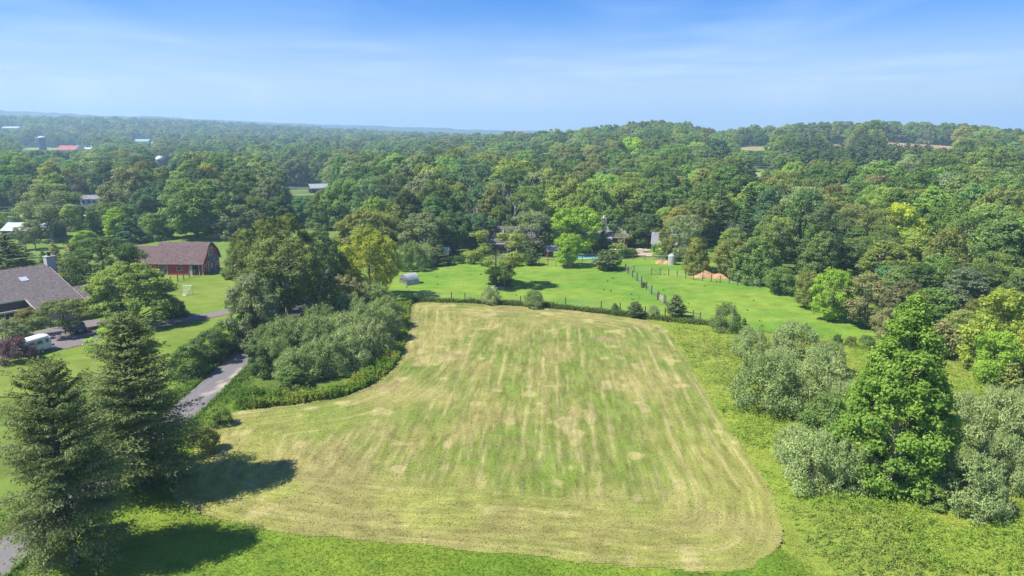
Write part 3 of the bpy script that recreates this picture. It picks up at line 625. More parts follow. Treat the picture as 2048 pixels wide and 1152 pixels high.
plants('meadow_tall_weeds', x[k], y[k], rng.uniform(0.5, 1.1, k.sum()), mix3((0.17, 0.31, 0.038), (0.29, 0.32, 0.08), rng.random(k.sum()) ** 2), 9, 0.12, 0.16, rng, 0.0, 0.35, 0.28, lean=0.12)
# tall weeds along the left edge of the field, below the silvery thicket
WEED = [(-31, 72), (-27.5, 71.2), (-22, 71.5), (-17.2, 74.2), (-14.9, 79), (-13.6, 86), (-14.3, 95), (-16.3, 106), (-18, 119)]
tt = rng.random(5200); L = np.linspace(0, 1, len(WEED)); off = rng.random(5200) ** 0.9 * 5.2 - 0.9 * fbm(tt * 40, tt * 0, 227, 2)
wx = np.interp(tt, L, [p[0] for p in WEED]); wy = np.interp(tt, L, [p[1] for p in WEED])
gxn = np.interp(tt, L, [-0.3, -0.1, -0.2, -0.6, -0.9, -1, -1, -1, -1]); gyn = np.interp(tt, L, [1, 1, 1, 0.75, 0.35, 0.1, -0.1, -0.1, -0.1])
off = off * np.where(tt > 0.75, 0.6, 1.0)
wx, wy = wx + gxn * off, wy + gyn * off + rng.normal(0, 0.45, 5200); k = ~inpoly(FIELD, wx, wy) & (wx > -33.5); wx, wy, tw = wx[k], wy[k], tt[k]
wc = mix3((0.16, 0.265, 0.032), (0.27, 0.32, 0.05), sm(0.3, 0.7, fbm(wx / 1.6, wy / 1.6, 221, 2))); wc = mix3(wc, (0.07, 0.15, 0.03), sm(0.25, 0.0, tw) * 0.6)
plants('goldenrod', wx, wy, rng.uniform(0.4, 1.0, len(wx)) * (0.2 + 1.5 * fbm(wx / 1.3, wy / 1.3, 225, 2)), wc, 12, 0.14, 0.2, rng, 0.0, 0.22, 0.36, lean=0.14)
# weeds under the fence behind the field and on the verges
tt = rng.random(9000); fl = [(-19, 120), (-5, 119), (6, 116.6), (16, 112), (25, 107.5), (34, 103.5)]; L = np.linspace(0, 1, len(fl))
wx = np.interp(tt, L, [p[0] for p in fl]) + rng.normal(0, 0.35, 9000); wy = np.interp(tt, L, [p[1] for p in fl]) + rng.normal(0.5, 0.45, 9000)
plants('fence_weeds', wx, wy, rng.uniform(0.15, 0.65, 9000) * (0.5 + fbm(wx / 1.5, wy, 231, 2)), mix3((0.10, 0.17, 0.03), (0.20, 0.21, 0.07), rng.random(9000) ** 2), 5, 0.15, 0.2, rng, 0.0, 0.5, 0.35)
n = 9000; wy = rng.uniform(38, 124, n); sd = rng.integers(0, 2, n); wx = np.interp(wy, [22, 45, 71, 92, 108, 124], [-37.5, -36.8, -36.1, -36.9, -37, -37.5]) + np.where(sd, 1, -1) * (1.95 + rng.random(n) ** 2 * 2.2)
k = ~((wx < -36.5) & (wy > 114)) ; wx, wy = wx[k], wy[k]
plants('verge_weeds', wx, wy, rng.uniform(0.1, 0.45, len(wx)), mix3((0.11, 0.21, 0.03), (0.15, 0.24, 0.04), rng.random(len(wx))), 5, 0.13, 0.2, rng, 0.0, 0.5, 0.35)
# places of the far buildings (needed before the woods are planted): name -> x, y, half width in m, lowest height that shows
def far_xy(px, d):
    a = math.atan2((px - 1024) / FPX, math.cos(PITCH) + 0.2 * math.sin(PITCH)); return d * math.sin(a), d * math.cos(a)
FARP = {'white_house': (*far_xy(170, 345), 4.5, 1.6), 'pole_barn': (*far_xy(632, 396), 6, 0.8), 'silo': (*far_xy(87, 1120), 6, 6), 'red_roof': (*far_xy(142, 1150), 26, 3.5), 'dome': (*far_xy(318, 640), 5, 6), 'long_white': (*far_xy(32, 1900), 24, 3), 'teal': (*far_xy(289, 1450), 18, 2), 'stable_shed': (*far_xy(52, 196), 8, 0.5)}
def far_sight():
    for x, y, hw, zv in FARP.values():
        d = math.hypot(x, y); a = math.degrees(math.atan2(x, y)); da = math.degrees((hw + 6) / d); SIGHT.append((a - da, a + da, d - 5, d - hw * 0.5, tz(x, y) + zv, 0))
# ------------------------------------------------------------------ vegetation, one thing each
HUE = dict(dark=(0.064, 0.100, 0.032), mid=(0.092, 0.142, 0.036), light=(0.130, 0.185, 0.042), bright=(0.150, 0.230, 0.030), olive=(0.130, 0.148, 0.040),
           yellow=(0.205, 0.235, 0.034), grey=(0.125, 0.155, 0.075), blue=(0.062, 0.115, 0.050), silver=(0.190, 0.235, 0.100), dsilver=(0.120, 0.165, 0.056),
           brown=(0.145, 0.150, 0.062), spruce=(0.082, 0.104, 0.038), cedar=(0.062, 0.090, 0.034), purple=(0.075, 0.045, 0.052), gold=(0.215, 0.235, 0.040))
TAKEN = []
def T(kind, bx, by, top, w, hue, label, cat='tree', name=None, group=None, v=None, rz=None, jit=0.06):
    """a plant whose base stands on the ground seen at (bx, by); height from the picture's top row, width in picture pixels"""
    x, y = G(bx, by); H = AT(bx, top, y)[2] - tz(x, y); Wm = w * math.hypot(y, CAMZ * 0.7) / FPX
    r = random.Random(int(bx * 7 + by)); c = np.array(HUE[hue] if isinstance(hue, str) else hue) * r.uniform(1 - jit, 1 + jit)
    nm = name or {'tree': 'broadleaf_tree', 'shrub': 'shrub', 'conifer': 'conifer_tree'}.get(cat, cat.replace(' ', '_'))
    shr = cat in ('shrub', 'bush', 'weed')
    o = plant(kind, x, y, H, Wm, c, v, rz, nm, label, cat, group, crown_name='foliage' if shr else 'crown', trunk_name='stem' if shr else 'trunk')
    TAKEN.append((x, y, Wm / 2)); return o
# near left
T('near_spruce', 150, 1128, 716, 232, 'spruce', 'big dark spruce at the lower left beside the road, nearest tree of all', 'conifer', 'spruce_tree', v=0, rz=0.6)
T('near_spruce', 288, 976, 620, 235, 'spruce', 'tall dark spruce with bare lower trunk beside the mown field corner', 'conifer', 'spruce_tree', v=1, rz=2.2)
T('shrub', 405, 905, 860, 70, 'olive', 'clump of brown and green weeds beside the spruce at the field edge', 'shrub', 'weed_clump')
T('shrub', 440, 850, 815, 50, 'light', 'light green weed clump where the mown field meets the road verge', 'shrub', 'weed_clump')
T('shrub', 330, 965, 920, 80, 'dark', 'dark shrub in the shade under the tall spruce', 'shrub')
for bx, by, tp, w, h, lb in [(378, 748, 690, 84, 'mid', 'nearest of the green shrubs along the left road verge'),
                             (424, 722, 664, 78, 'dark', 'second green shrub along the left road verge from the near end'),
                             (460, 700, 640, 74, 'mid', 'third green shrub along the left road verge from the near end'),
                             (497, 678, 618, 66, 'bright', 'bright green shrub at the far end of the row on the left road verge')]:
    T('low', bx, by, tp, w, h, lb, 'shrub', group='shrubs along the left road verge')
# round the house at the left
T('maple', 268, 648, 528, 162, (0.135, 0.18, 0.042), 'broad light green maple between the house drive and the red barn')
T('big', 212, 585, 478, 178, 'dark', 'wide dark green tree behind the house, left of the red barn', v=2)
T('plate', 131, 668, 601, 112, (0.10, 0.125, 0.04), 'small flat layered tree in front of the garage by the dark car')
T('plate', 62, 655, 617, 60, (0.13, 0.13, 0.04), 'little yellowish layered tree by the house entrance')
T('shrub', 8, 695, 643, 84, 'grey', 'pale flowering bush in front of the house at the left edge', 'shrub', 'flowering_bush')
T('shrub', 38, 722, 678, 68, 'purple', 'dark purple bush in front of the white horse trailer', 'shrub', 'purple_bush')
T('shrub', 52, 676, 652, 34, 'mid', 'small green shrub in the bed by the house entrance', 'shrub')
T('low', 352, 632, 600, 46, 'dark', 'round dark bush beside the drive under the broad maple', 'shrub')
T('low', 235, 700, 655, 110, 'bright', 'light green leafy shrub on the lawn behind the tall spruce', 'shrub')
T('fir', 22, 545, 468, 96, 'spruce', 'broad brownish conifer behind the house at the left edge', 'conifer')
T('fir', 118, 562, 481, 36, 'brown', 'narrow brown conifer just right of the house chimney', 'conifer')
T('fir', 152, 572, 487, 64, (0.10, 0.095, 0.04), 'wider brownish conifer right of the house chimney', 'conifer')
T('fir', 92, 556, 500, 34, 'dark', 'small dark conifer showing behind the chimney', 'conifer')
# beyond the meadow at the left
for bx, by, tp, w, h, k, lb in [(106, 482, 370, 128, 'grey', 'open', 'large grey green tree beyond the meadow at the left, behind the long shed'), (52, 500, 446, 44, 'grey', 'open', 'slender tree in front of the long pale roofed shed, left one'), (72, 499, 440, 44, 'grey', 'open', 'slender tree in front of the long pale roofed shed, right one'),
                                (204, 478, 425, 56, 'dark', 'round', 'dark small tree beside the large grey green one at the meadow edge'), (238, 484, 418, 52, 'bright', 'oval', 'bright green upright tree at the far meadow edge'), (262, 486, 436, 54, 'blue', 'fir', 'blue green spreading tree at the far meadow edge'), (310, 478, 428, 70, 'mid', 'low', 'leafy low tree behind the ridge of the red barn'),
                                (20, 470, 425, 60, 'mid', 'low', 'green bushy tree left of the long pale roofed shed'), (172, 492, 462, 60, 'bright', 'low', 'bright green bush at the meadow edge right of the long shed'), (395, 474, 362, 130, 'mid', 'round', 'large rounded tree beyond the barn at the meadow edge'), (475, 476, 412, 84, 'grey', 'round', 'pale green tree at the meadow edge right of the barn')]:
    T(k, bx, by, tp, w, h, lb, 'conifer' if k == 'fir' else 'tree')
# the group in the middle left
T('big', 562, 622, 436, 180, (0.092, 0.112, 0.028), 'large olive brown crowned tree, tallest of the clump by the farm road', v=1)
T('big', 578, 655, 478, 160, (0.105, 0.132, 0.040), 'olive green tree with a pale forked trunk in front of the tall clump', v=0, rz=1.0)
T('big', 645, 615, 466, 112, 'dark', 'dark tree at the right side of the tall clump by the road', v=1, rz=2)
T('big', 510, 690, 552, 140, 'grey', 'grey green tree leaning over the farm road, left of the tall clump', v=2)
T('round', 690, 640, 555, 90, 'brown', 'shaded brownish tree between the tall clump and the silvery thicket')
T('low', 484, 556, 488, 72, 'mid', 'small round tree beside the low red coop near the barn')
T('big', 742, 598, 462, 122, (0.175, 0.20, 0.03), 'yellow green tree beside the grey hoop shelter', v=1, rz=4)
T('low', 690, 580, 496, 78, 'bright', 'bright green small tree left of the yellow green tree')
T('round', 733, 520, 424, 120, 'olive', 'olive green round tree behind the yellow green tree')
T('bare', 790, 515, 402, 96, 'olive', 'half dead tree with bare grey limbs behind the yellow green tree', v=2, name='dead_tree')
T('round', 846, 518, 428, 100, 'grey', 'grey green tree behind the paddock corner, right of the bare limbed tree')
T('round', 905, 508, 425, 84, 'dark', 'dark tree in shade beside the small grey roofed shed')
T('round', 950, 502, 430, 90, 'blue', 'blue green dark tree left of the brown roofed house')
T('olive', 822, 540, 488, 66, 'dsilver', 'greyish shrub left of the small shed at the paddock corner', 'shrub', v=0)
T('olive', 850, 532, 492, 50, 'silver', 'pale silvery shrub next to the small shed at the paddock corner', 'shrub', v=1)
T('fir', 880, 530, 489, 46, 'spruce', 'bushy evergreen in front of the small grey roofed shed', 'conifer')
T('shrub', 918, 526, 512, 26, 'dark', 'low dark shrub right of the small shed by the rail fence', 'shrub')
T('shrub', 942, 528, 510, 18, 'cedar', 'little rounded evergreen beside the rail fence, left of the paddock tree', 'shrub')
# silvery thicket
TH = [(548, 742, 682, 92), (600, 757, 700, 100), (652, 746, 680, 104), (702, 728, 660, 100), (744, 708, 645, 90), (764, 680, 620, 80), (770, 655, 600, 84), (742, 632, 572, 96), (700, 655, 592, 90),
      (575, 712, 640, 100), (630, 712, 636, 104), (690, 702, 632, 100), (735, 685, 612, 92), (640, 672, 610, 90), (536, 712, 655, 70)]
nm = ['front left end', 'front left', 'front middle', 'front right', 'right side, nearest', 'right side, middle', 'right side, far', 'far right end', 'far end near the yellow green tree',
      'second row, left', 'second row, middle', 'second row, right', 'behind the right side', 'far middle, under the tall clump', 'left end against the road']
for i, (bx, by, tp, w) in enumerate(TH):
    T('olive', bx, by, tp, w, mix3(HUE['dsilver'], HUE['silver'], np.array([0.15, 0.3, 0.4, 0.7, 0.8, 0.5, 0.35, 0.45, 0.2, 0.25, 0.5, 0.6, 0.4, 0.1, 0.1][i])), f'silvery shrub of the road thicket, {nm[i]}', 'shrub', group='silvery shrubs of the thicket by the road', v=i)
T('low', 522, 748, 690, 60, 'dark', 'dark green shrub at the road end of the silvery thicket', 'shrub')
T('low', 585, 774, 735, 70, 'mid', 'low green shrub in front of the silvery thicket above the weeds', 'shrub')
# paddock
T('walnut', 992, 574, 464, 120, (0.155, 0.185, 0.045), 'thin crowned tree standing alone in the paddock on a stone heap')
T('bare', 1008, 577, 476, 34, 'olive', 'pale dead trunk beside the lone paddock tree', v=0, name='dead_tree')
T('low', 1002, 571, 545, 52, 'dark', 'dark leafy clump round the foot of the lone paddock tree', 'shrub')
T('cedar', 1215, 539, 499, 58, 'cedar', 'dense round evergreen at the back fence, left of the diagonal fence', 'conifer', v=1)
T('cedar', 1061, 530, 494, 36, 'cedar', 'small round evergreen at the back fence near the dark shed', 'conifer', v=1)
T('cedar', 1030, 532, 508, 22, 'dark', 'tiny evergreen behind the lone paddock tree', 'conifer', v=0)
T('round', 1135, 533, 468, 58, 'bright', 'bright green tree standing at the wooden feeder in the paddock', v=1)
T('olive', 982, 607, 576, 42, 'silver', 'silvery shrub on the fence line, nearest the lone paddock tree', 'shrub', v=0)
T('olive', 1068, 614, 584, 48, 'dsilver', 'darker rounded shrub on the fence line right of the silvery one', 'shrub', v=1)
T('cedar', 1230, 623, 606, 16, 'dark', 'tiny dark cedar on the fence line', 'conifer', v=0)
T('cedar', 1270, 634, 603, 34, 'cedar', 'dark bushy cedar on the fence line, left of the silvery bush', 'conifer', v=1)
T('olive', 1306, 635, 612, 28, 'silver', 'small silvery bush between two cedars on the fence line', 'shrub', v=1)
T('cedar', 1351, 636, 590, 42, 'spruce', 'tallest cedar on the fence line at the corner by the gate', 'conifer', v=0)
T('olive', 1452, 662, 612, 60, 'dsilver', 'dark shrub standing apart right of the fence corner', 'shrub', v=0)
T('shrub', 1287, 575, 565, 12, 'dark', 'small dark bush against the diagonal fence', 'shrub')
T('cedar', 1488, 650, 636, 10, 'dark', 'tiny cedar in the meadow right of the fence corner', 'conifer', v=0)
# right hand thickets
RT = [(1500, 716, 650, 80, .6, 'nearest the fence corner'), (1592, 716, 642, 120, .45, 'tall, behind the round dark one'), (1532, 816, 706, 160, .12, 'round and dark, beside the mown field'), (1556, 742, 690, 90, .9, 'pale, left of the round dark one'), (1640, 796, 702, 130, .8, 'pale, right of the round dark one'),
      (1655, 748, 680, 90, .35, 'small, at the back by the green meadow'), (1618, 968, 862, 150, .85, 'pale, left of the young sycamore, in front'), (1690, 975, 880, 120, .5, 'under the left side of the young sycamore'), (1588, 925, 850, 100, .9, 'pale, nearest the mown field below the dark one'),
      (1690, 836, 760, 100, .7, 'between the dark one and the young sycamore'), (1905, 880, 782, 130, .7, 'pale, right behind the young sycamore'), (1985, 900, 780, 140, .9, 'pale, second right of the young sycamore'), (2045, 915, 795, 130, .75, 'pale, at the right edge of the picture'), (1930, 1015, 908, 150, .55, 'in front, right of the young sycamore'),
      (1880, 985, 890, 110, .3, 'dark, at the right foot of the young sycamore'), (2000, 975, 870, 110, .7, 'right of the front one, near the picture edge'), (2040, 855, 770, 90, .6, 'far right, below the woods'), (1975, 1030, 950, 80, .8, 'smallest, at the front right end')]
for i, (bx, by, tp, w, m, lb) in enumerate(RT):
    T('olive', bx, by, tp + 9, w * 0.9, mix3(HUE['dsilver'], (0.205, 0.255, 0.105), np.array(m)), f'silvery shrub right of the field, {lb}', 'shrub', group='silvery shrubs right of the mown field', v=i)
T('low', 1655, 882, 792, 110, 'mid', 'green rounded shrub left of the young sycamore', 'shrub')
T('sycamore', 1778, 968, 614, 204, (0.115, 0.185, 0.028), 'tall pyramid shaped young sycamore in the thicket right of the field', v=0, rz=0.5)
T('low', 1860, 1010, 960, 70, 'light', 'pale leafy weed clump in front of the young sycamore', 'shrub')
for i, (bx, by, tp, w, h) in enumerate([(1675, 690, 670, 20, 'dark'), (1702, 692, 674, 24, 'olive'), (1732, 698, 672, 30, 'mid')]):
    T('shrub', bx, by, tp, w, h, ['small dark bush in the meadow below the woods, left of three', 'small olive bush in the meadow below the woods, middle of three', 'small green bush in the meadow below the woods, right of three'][i], 'shrub')
# edge of the right hand woods
ED = [('round', 1662, 642, 540, 84, 'bright', 'bright green rounded tree standing out at the edge of the paddock'), ('round', 1612, 616, 545, 58, 'olive', 'olive tree at the paddock edge, left of the bright green one'), ('low', 1560, 588, 536, 64, 'mid', 'small tree at the far paddock edge near the end of the wire fence'),
      ('round', 1726, 652, 552, 96, 'brown', 'drab olive tree right of the bright green paddock tree'), ('round', 1800, 672, 565, 96, (0.10, 0.105, 0.045), 'drab green tree at the edge of the woods above the young sycamore'), ('low', 1775, 684, 618, 66, 'brown', 'brown twiggy small tree at the wood edge'),
      ('round', 1990, 738, 582, 150, (0.185, 0.225, 0.040), 'large yellow tree at the wood edge on the right'), ('cedar', 1880, 712, 640, 60, 'brown', 'brown evergreen at the wood edge behind the young sycamore'),
      ('low', 1985, 768, 664, 92, 'bright', 'bright green bushy tree in front of the large yellow one'), ('round', 2062, 770, 640, 90, 'gold', 'golden tree at the right edge of the picture'), ('cedar', 2015, 782, 720, 46, 'olive', 'olive evergreen in front of the golden tree'),
      ('round', 1510, 566, 478, 90, 'mid', 'green tree at the far corner of the paddock behind the dirt heap'), ('round', 1462, 556, 480, 70, 'olive', 'reddish olive tree behind the dirt heap'), ('low', 1392, 548, 476, 56, (0.14, 0.155, 0.035), 'yellowish small tree between the two dirt heaps'),
      ('open', 1368, 540, 430, 80, 'grey', 'loose grey green tree behind the white tank'), ('round', 1345, 520, 440, 60, 'olive', 'olive tree right of the grey garage roof'), ('low', 1318, 516, 486, 34, 'bright', 'light green bush in front of the grey garage', ),
      ('round', 1152, 506, 416, 110, 'bright', 'large bright green tree in front of the porch house'), ('open', 1062, 506, 424, 112, 'grey', 'grey green drooping tree between the brown roofed house and the dark shed'), ('fir', 1092, 500, 410, 44, 'dark', 'narrow dark fir behind the small dark shed'),
      ('low', 1236, 515, 487, 44, 'light', 'light green bush beside the flagpole'), ('low', 1262, 513, 497, 30, 'mid', 'low bush right of the flagpole'), ('bare', 1236, 503, 455, 46, 'olive', 'dead leaning tree by the tan drive', ), ('round', 1290, 494, 428, 84, 'dark', 'dark rounded tree over the tan drive'),
      ('fir', 1205, 506, 462, 36, 'dark', 'dark conifer right of the porch'), ('round', 1225, 492, 420, 80, 'mid', 'mid green tree behind the porch house')]
for e in ED:
    k = e[0]; cat = 'conifer' if k in ('fir', 'cedar') else 'shrub' if (e[3] - e[2] and (e[2] - e[3]) < 40) else 'tree'
    T(*e[:6], e[6], cat, 'dead_tree' if k == 'bare' else None)

for bx, by, tp, w, lb in [(1022, 480, 350, 62, 'tall pale limbed tree behind the brown roofed house'), (948, 482, 388, 46, 'pale limbed tree left of the tallest pale one, behind the small shed'), (1182, 478, 392, 44, 'pale limbed tree behind the porch house'),
                          (1438, 408, 332, 34, 'bare pale tree on the hill above the dirt heap, left one'), (1470, 410, 345, 30, 'bare pale tree on the hill above the dirt heap, right one'), (1662, 402, 352, 38, 'bare grey tree below the pines, left one'), (1704, 405, 356, 36, 'bare grey tree below the pines, right one'), (1210, 345, 300, 22, 'bare pale tree far up the hill above the porch house'), (316, 455, 388, 20, 'pale dead tree by the power lines behind the red barn')]:
    T('bare', bx, by, tp, w, 'grey', lb, 'tree', 'dead_tree')
# ------------------------------------------------------------------ the woods
CLEAR = [  # clearings: polygons on the ground kept free of trees
    [(-300, 120), (-44, 146), (-41, 168), (-42, 206), (-300, 206)], [(-330, 205), (-150, 205), (-168, 268), (-330, 268)],
    pixpoly([(505, 394), (660, 392), (660, 374), (600, 372), (540, 373), (500, 378)]),
]
EDGE_R = np.array([[60, 66], [75, 62], [95, 61], [103, 62], [120, 63], [135, 61], [141, 56], [150, 50], [160, 48], [166, 50], [172, 52], [180, 20]])
def wooded(x, y):
    a = np.degrees(np.arctan2(x, y)); be = np.interp(x, [-200, -46, -44, -24, -20, -10, 8, 40, 48, 200], [207, 207, 176, 170, 176, 186, 184, 184, 168, 100])
    ok = np.where(x > 45, x > np.interp(y, EDGE_R[:, 0], EDGE_R[:, 1]), y > be)
    for c in CLEAR: ok &= ~inpoly(c, x, y)
    return ok
# distant open fields: (angle from, angle to, distance from, distance to)
OPEN = [(17.6, 20.8, 560, 760), (18.6, 21.2, 400, 470), (27.6, 32.8, 600, 780), (-35.5, -31.5, 1050, 1350), (24.0, 26.0, 650, 780)]
def sightline(x, y):
    """tallest a tree may be in front of a field or building that the photograph shows behind it"""
    a = np.degrees(np.arctan2(x, y)); d = np.hypot(x, y); lim = np.full(np.shape(x), 99.0)
    for a0, a1, d0, d1, z, zg in SIGHT:
        k = (a > a0) & (a < a1) & (d < d1) & (d > 190)
        lim = np.where(k, np.minimum(lim, CAMZ + (z - CAMZ) * d / d1 - terrain(x, y)), lim)
    return lim
SIGHT = []
far_sight(); SIGHT.append((-19.0, -15.4, 400, 380, -4.0, 0))
for a0, a1, d0, d1 in OPEN:
    zz = tz(math.sin(R((a0 + a1) / 2)) * d1, math.cos(R((a0 + a1) / 2)) * d1); SIGHT.append((a0, a1, d0, d1, zz - 4, 0))
rng = np.random.default_rng(5)
cand = []
for d0, d1, s in [(60, 140, 7.6), (140, 230, 8.8), (230, 340, 10.5), (340, 600, 12.5), (600, 1000, 15.5), (1000, 1700, 20), (1700, 2650, 27)]:
    d = d0
    while d < d1:
        da = s / d; aa = np.arange(R(-43), R(43), da); n = len(aa)
        aj = aa + rng.uniform(-0.42, 0.42, n) * da; dj = d + rng.uniform(-0.42, 0.42, n) * s
        cand.append(np.stack([np.sin(aj) * dj, np.cos(aj) * dj, np.full(n, s)], 1)); d += s * 0.92
cand = np.concatenate(cand); cx, cyy, cs_ = cand.T
keep = wooded(cx, cyy); cd = np.hypot(cx, cyy); ca = np.degrees(np.arctan2(cx, cyy))
for a0, a1, d0, d1 in OPEN: keep &= ~((ca > a0) & (ca < a1) & (cd > d0) & (cd < d1))
tk = np.array(TAKEN); big = tk[:, 2] > 1.4
for x, y, r in tk[big]: keep &= np.hypot(cx - x, cyy - y) > r * 0.75 + 2.2
for x, y, hw, zv in FARP.values(): keep &= np.hypot(cx - x, cyy - y) > hw + 2
cx, cyy, cs_, cd, ca = [q[keep] for q in (cx, cyy, cs_, cd, ca)]
n = len(cx); hn = fbm(cx / 55, cyy / 55, 301, 2); hn2 = fbm(cx / 26 + 9, cyy / 26, 307, 2)
Hh = np.interp(cs_, [7.6, 8.8, 10.5, 12.5, 15.5, 20, 27], [10.5, 13.5, 16.0, 17, 18.5, 20, 22]) * rng.uniform(0.68, 1.26, n) * (0.85 + 0.3 * hn)
# trees at the front of a wood are lower
Hh = np.where((cx > 45) & (cd < 200), Hh * (0.66 + 0.34 * sm(0, 22, cx - np.interp(cyy, EDGE_R[:, 0], EDGE_R[:, 1]))), Hh)
lim = sightline(cx, cyy); low = Hh > lim; Hh = np.where(low, np.maximum(lim, 2.0), Hh)
KINDS = ['round', 'oval', 'open', 'low', 'fir', 'pine', 'bare']
u = rng.random(n); kd = np.where(u < 0.50, 0, np.where(u < 0.74, 1, np.where(u < 0.91, 2, np.where(u < 0.93, 4, np.where(u < 0.985, 6, 3)))))
kd = np.where((ca > 22.5) & (ca < 31) & (cd > 330) & (cd < 540) & (rng.random(n) < 0.85), 5, kd)      # the pines on the right hand hill
kd = np.where((ca > 14) & (ca < 22) & (cd > 182) & (cd < 218) & (rng.random(n) < 0.55), 4, kd)
kd = np.where((ca < -33) & (cd > 290) & (cd < 400) & (rng.random(n) < 0.4), 5, kd)
kd = np.where(Hh < 8.5, 3, kd); Hh = np.where(kd == 5, Hh * 1.2, Hh); Hh = np.where((kd == 4) & (Hh < lim), Hh * 1.05, Hh)
names = ['dark', 'mid', 'light', 'olive', 'grey', 'blue', 'brown', 'bright', 'yellow']
right = sm(-8, 20, ca)[:, None]
pl = np.array([.22, .27, .09, .10, .14, .16, .02, .0, .0]); prr = np.array([.17, .31, .22, .18, .06, .03, .015, .02, .009])
pc = np.cumsum(pl[None] * (1 - right) + prr[None] * right, 1); uu = np.clip(0.5 * rng.random(n) + 0.5 * np.clip((hn2 - 0.2) / 0.6, 0, 1), 0, 0.999)[:, None] * pc[:, -1:]
uu = np.where(rng.random((n, 1)) < 0.6, rng.random((n, 1)) * pc[:, -1:], uu)
hi = np.argmax(pc > uu, 1); tint = np.array([HUE[q] for q in names])[hi] * rng.uniform(0.74, 1.28, (n, 1)) * rng.uniform(0.9, 1.1, (n, 3))
tint = np.where((kd == 4)[:, None], np.array(HUE['dark']) * rng.uniform(0.75, 1.0, (n, 1)), tint)
tint = np.where((kd == 5)[:, None], np.array((0.062, 0.092, 0.045)) * rng.uniform(0.85, 1.15, (n, 1)), tint)
Ww = np.where(kd == 4, 0.42, np.where(kd == 5, 0.46, np.where(kd == 1, 0.62, np.where(kd == 3, 1.1, 0.84)))) * Hh * rng.uniform(0.8, 1.2, n)
Ww = np.where((kd < 3), np.maximum(Ww, cs_ * 0.98), Ww); Ww = np.where(kd == 3, np.clip(Ww, 3, 8), Ww)
z_ = terrain(cx, cyy)
# which of them show largest: walk from the front, keeping a coarse skyline per picture column
order = np.argsort(cd); skyl = np.full(2048 // 8 + 1, 2000.0); vis = np.zeros(n)
zc = CAMZ - (z_ + Hh); f_ = cyy * math.cos(PITCH) + zc * math.sin(PITCH); pxc = 1024 + FPX * cx / f_
pty = 576 - FPX * (cyy * math.sin(PITCH) - zc * math.cos(PITCH)) / f_; pwid = FPX * Ww / f_; phh = FPX * Hh / f_
for i in order:
    a, b = int((pxc[i] - pwid[i] * 0.4) / 8), int((pxc[i] + pwid[i] * 0.4) / 8) + 1
    a, b = max(a, 0), min(b, 256)
    if a >= b: continue
    s = skyl[a:b]; show = np.clip(np.minimum(s, pty[i] + phh[i]) - pty[i], 0, None); vis[i] = show.sum() * 8
    skyl[a:b] = np.minimum(s, pty[i] + phh[i] * 0.12)
NIND = 212
single = np.zeros(n, bool); single[np.argsort(-vis)[:NIND]] = True
print('woods', n, 'single', single.sum(), 'far ones at', cd[single].max())
WOODS = []
for i in np.nonzero(single)[0]:
    k = KINDS[kd[i]]; v = int(rng.integers(0, 3)); nm = {'fir': 'fir_tree', 'pine': 'pine_tree', 'bare': 'dead_tree'}.get(k, 'broadleaf_tree')
    o = plant(k, cx[i], cyy[i], Hh[i], Ww[i], tint[i], v, float(rng.uniform(0, 6.28)), nm, None, {'fir': 'conifer', 'pine': 'conifer'}.get(k, 'tree'), 'trees of the woods')
    WOODS.append((o, k, names[hi[i]], Hh[i], pxc[i], pty[i] + 0.3 * phh[i], cd[i]))
# words for each tree of the woods: colour, shape, size, and where it grows
ZONES = [  # x from, x to, distance from, distance to, words
    (0, 130, 0, 3000, 'in the woods at the far left edge'), (130, 330, 0, 320, 'behind the house and its chimney'), (130, 330, 320, 3000, 'far behind the house'),
    (330, 480, 0, 300, 'behind the meadow beyond the red barn'), (330, 480, 300, 3000, 'far behind the red barn'), (480, 680, 0, 300, 'behind the tall clump by the road'), (480, 680, 300, 3000, 'near the grey pole barn'),
    (680, 860, 0, 260, 'behind the yellow green tree'), (680, 860, 260, 3000, 'far behind the yellow green tree'), (860, 1000, 0, 260, 'behind the brown roofed house'), (860, 1000, 260, 3000, 'far back above the brown roofed house'),
    (1000, 1130, 0, 260, 'behind the small dark shed'), (1000, 1130, 260, 3000, 'far back above the small dark shed'), (1130, 1260, 0, 260, 'behind the porch house'), (1130, 1260, 260, 3000, 'far back above the porch house'),
    (1260, 1400, 0, 260, 'behind the grey garage'), (1260, 1400, 260, 3000, 'on the hill above the grey garage'), (1400, 1560, 0, 200, 'behind the dirt heap'), (1400, 1560, 200, 3000, 'on the hill above the dirt heap'),
    (1560, 1720, 0, 140, 'at the wood edge beside the paddock'), (1560, 1720, 140, 240, 'in the middle of the right hand woods'), (1560, 1720, 240, 3000, 'on the hill below the pines'), (1720, 1880, 0, 125, 'behind the young sycamore'), (1720, 1880, 125, 200, 'in the woods above the young sycamore'),
    (1720, 1880, 200, 3000, 'on the hill at the right'), (1880, 2300, 0, 120, 'near the large yellow tree'), (1880, 2300, 120, 200, 'in the woods above the large yellow tree'), (1880, 2300, 200, 3000, 'on the hill at the right edge'), (-400, 0, 0, 3000, 'in the woods at the far left edge')]
CW = dict(dark='dark green', mid='green', light='light green', olive='olive green', grey='grey green', blue='blue green', brown='brownish', bright='bright green', yellow='yellowish')
KW = dict(round='rounded tree', oval='tall oval tree', open='open limbed tree', low='small bushy tree', fir='dark pointed fir', pine='layered pine', bare='bare dead tree')
byl = {}
for o, k, hname, H_, px, py, d in WOODS:
    zone = next((z[4] for z in ZONES if z[0] <= px < z[1] and z[2] <= d < z[3]), 'in the woods'); sz = 'big ' if H_ > 17.5 and k in ('round', 'open') else ''
    lb = f"{sz}{KW[k]} {zone}" if k in ('fir', 'pine', 'bare') else f"{sz}{CW[hname]} {KW[k]} {zone}"
    byl.setdefault(lb, []).append((px, o))
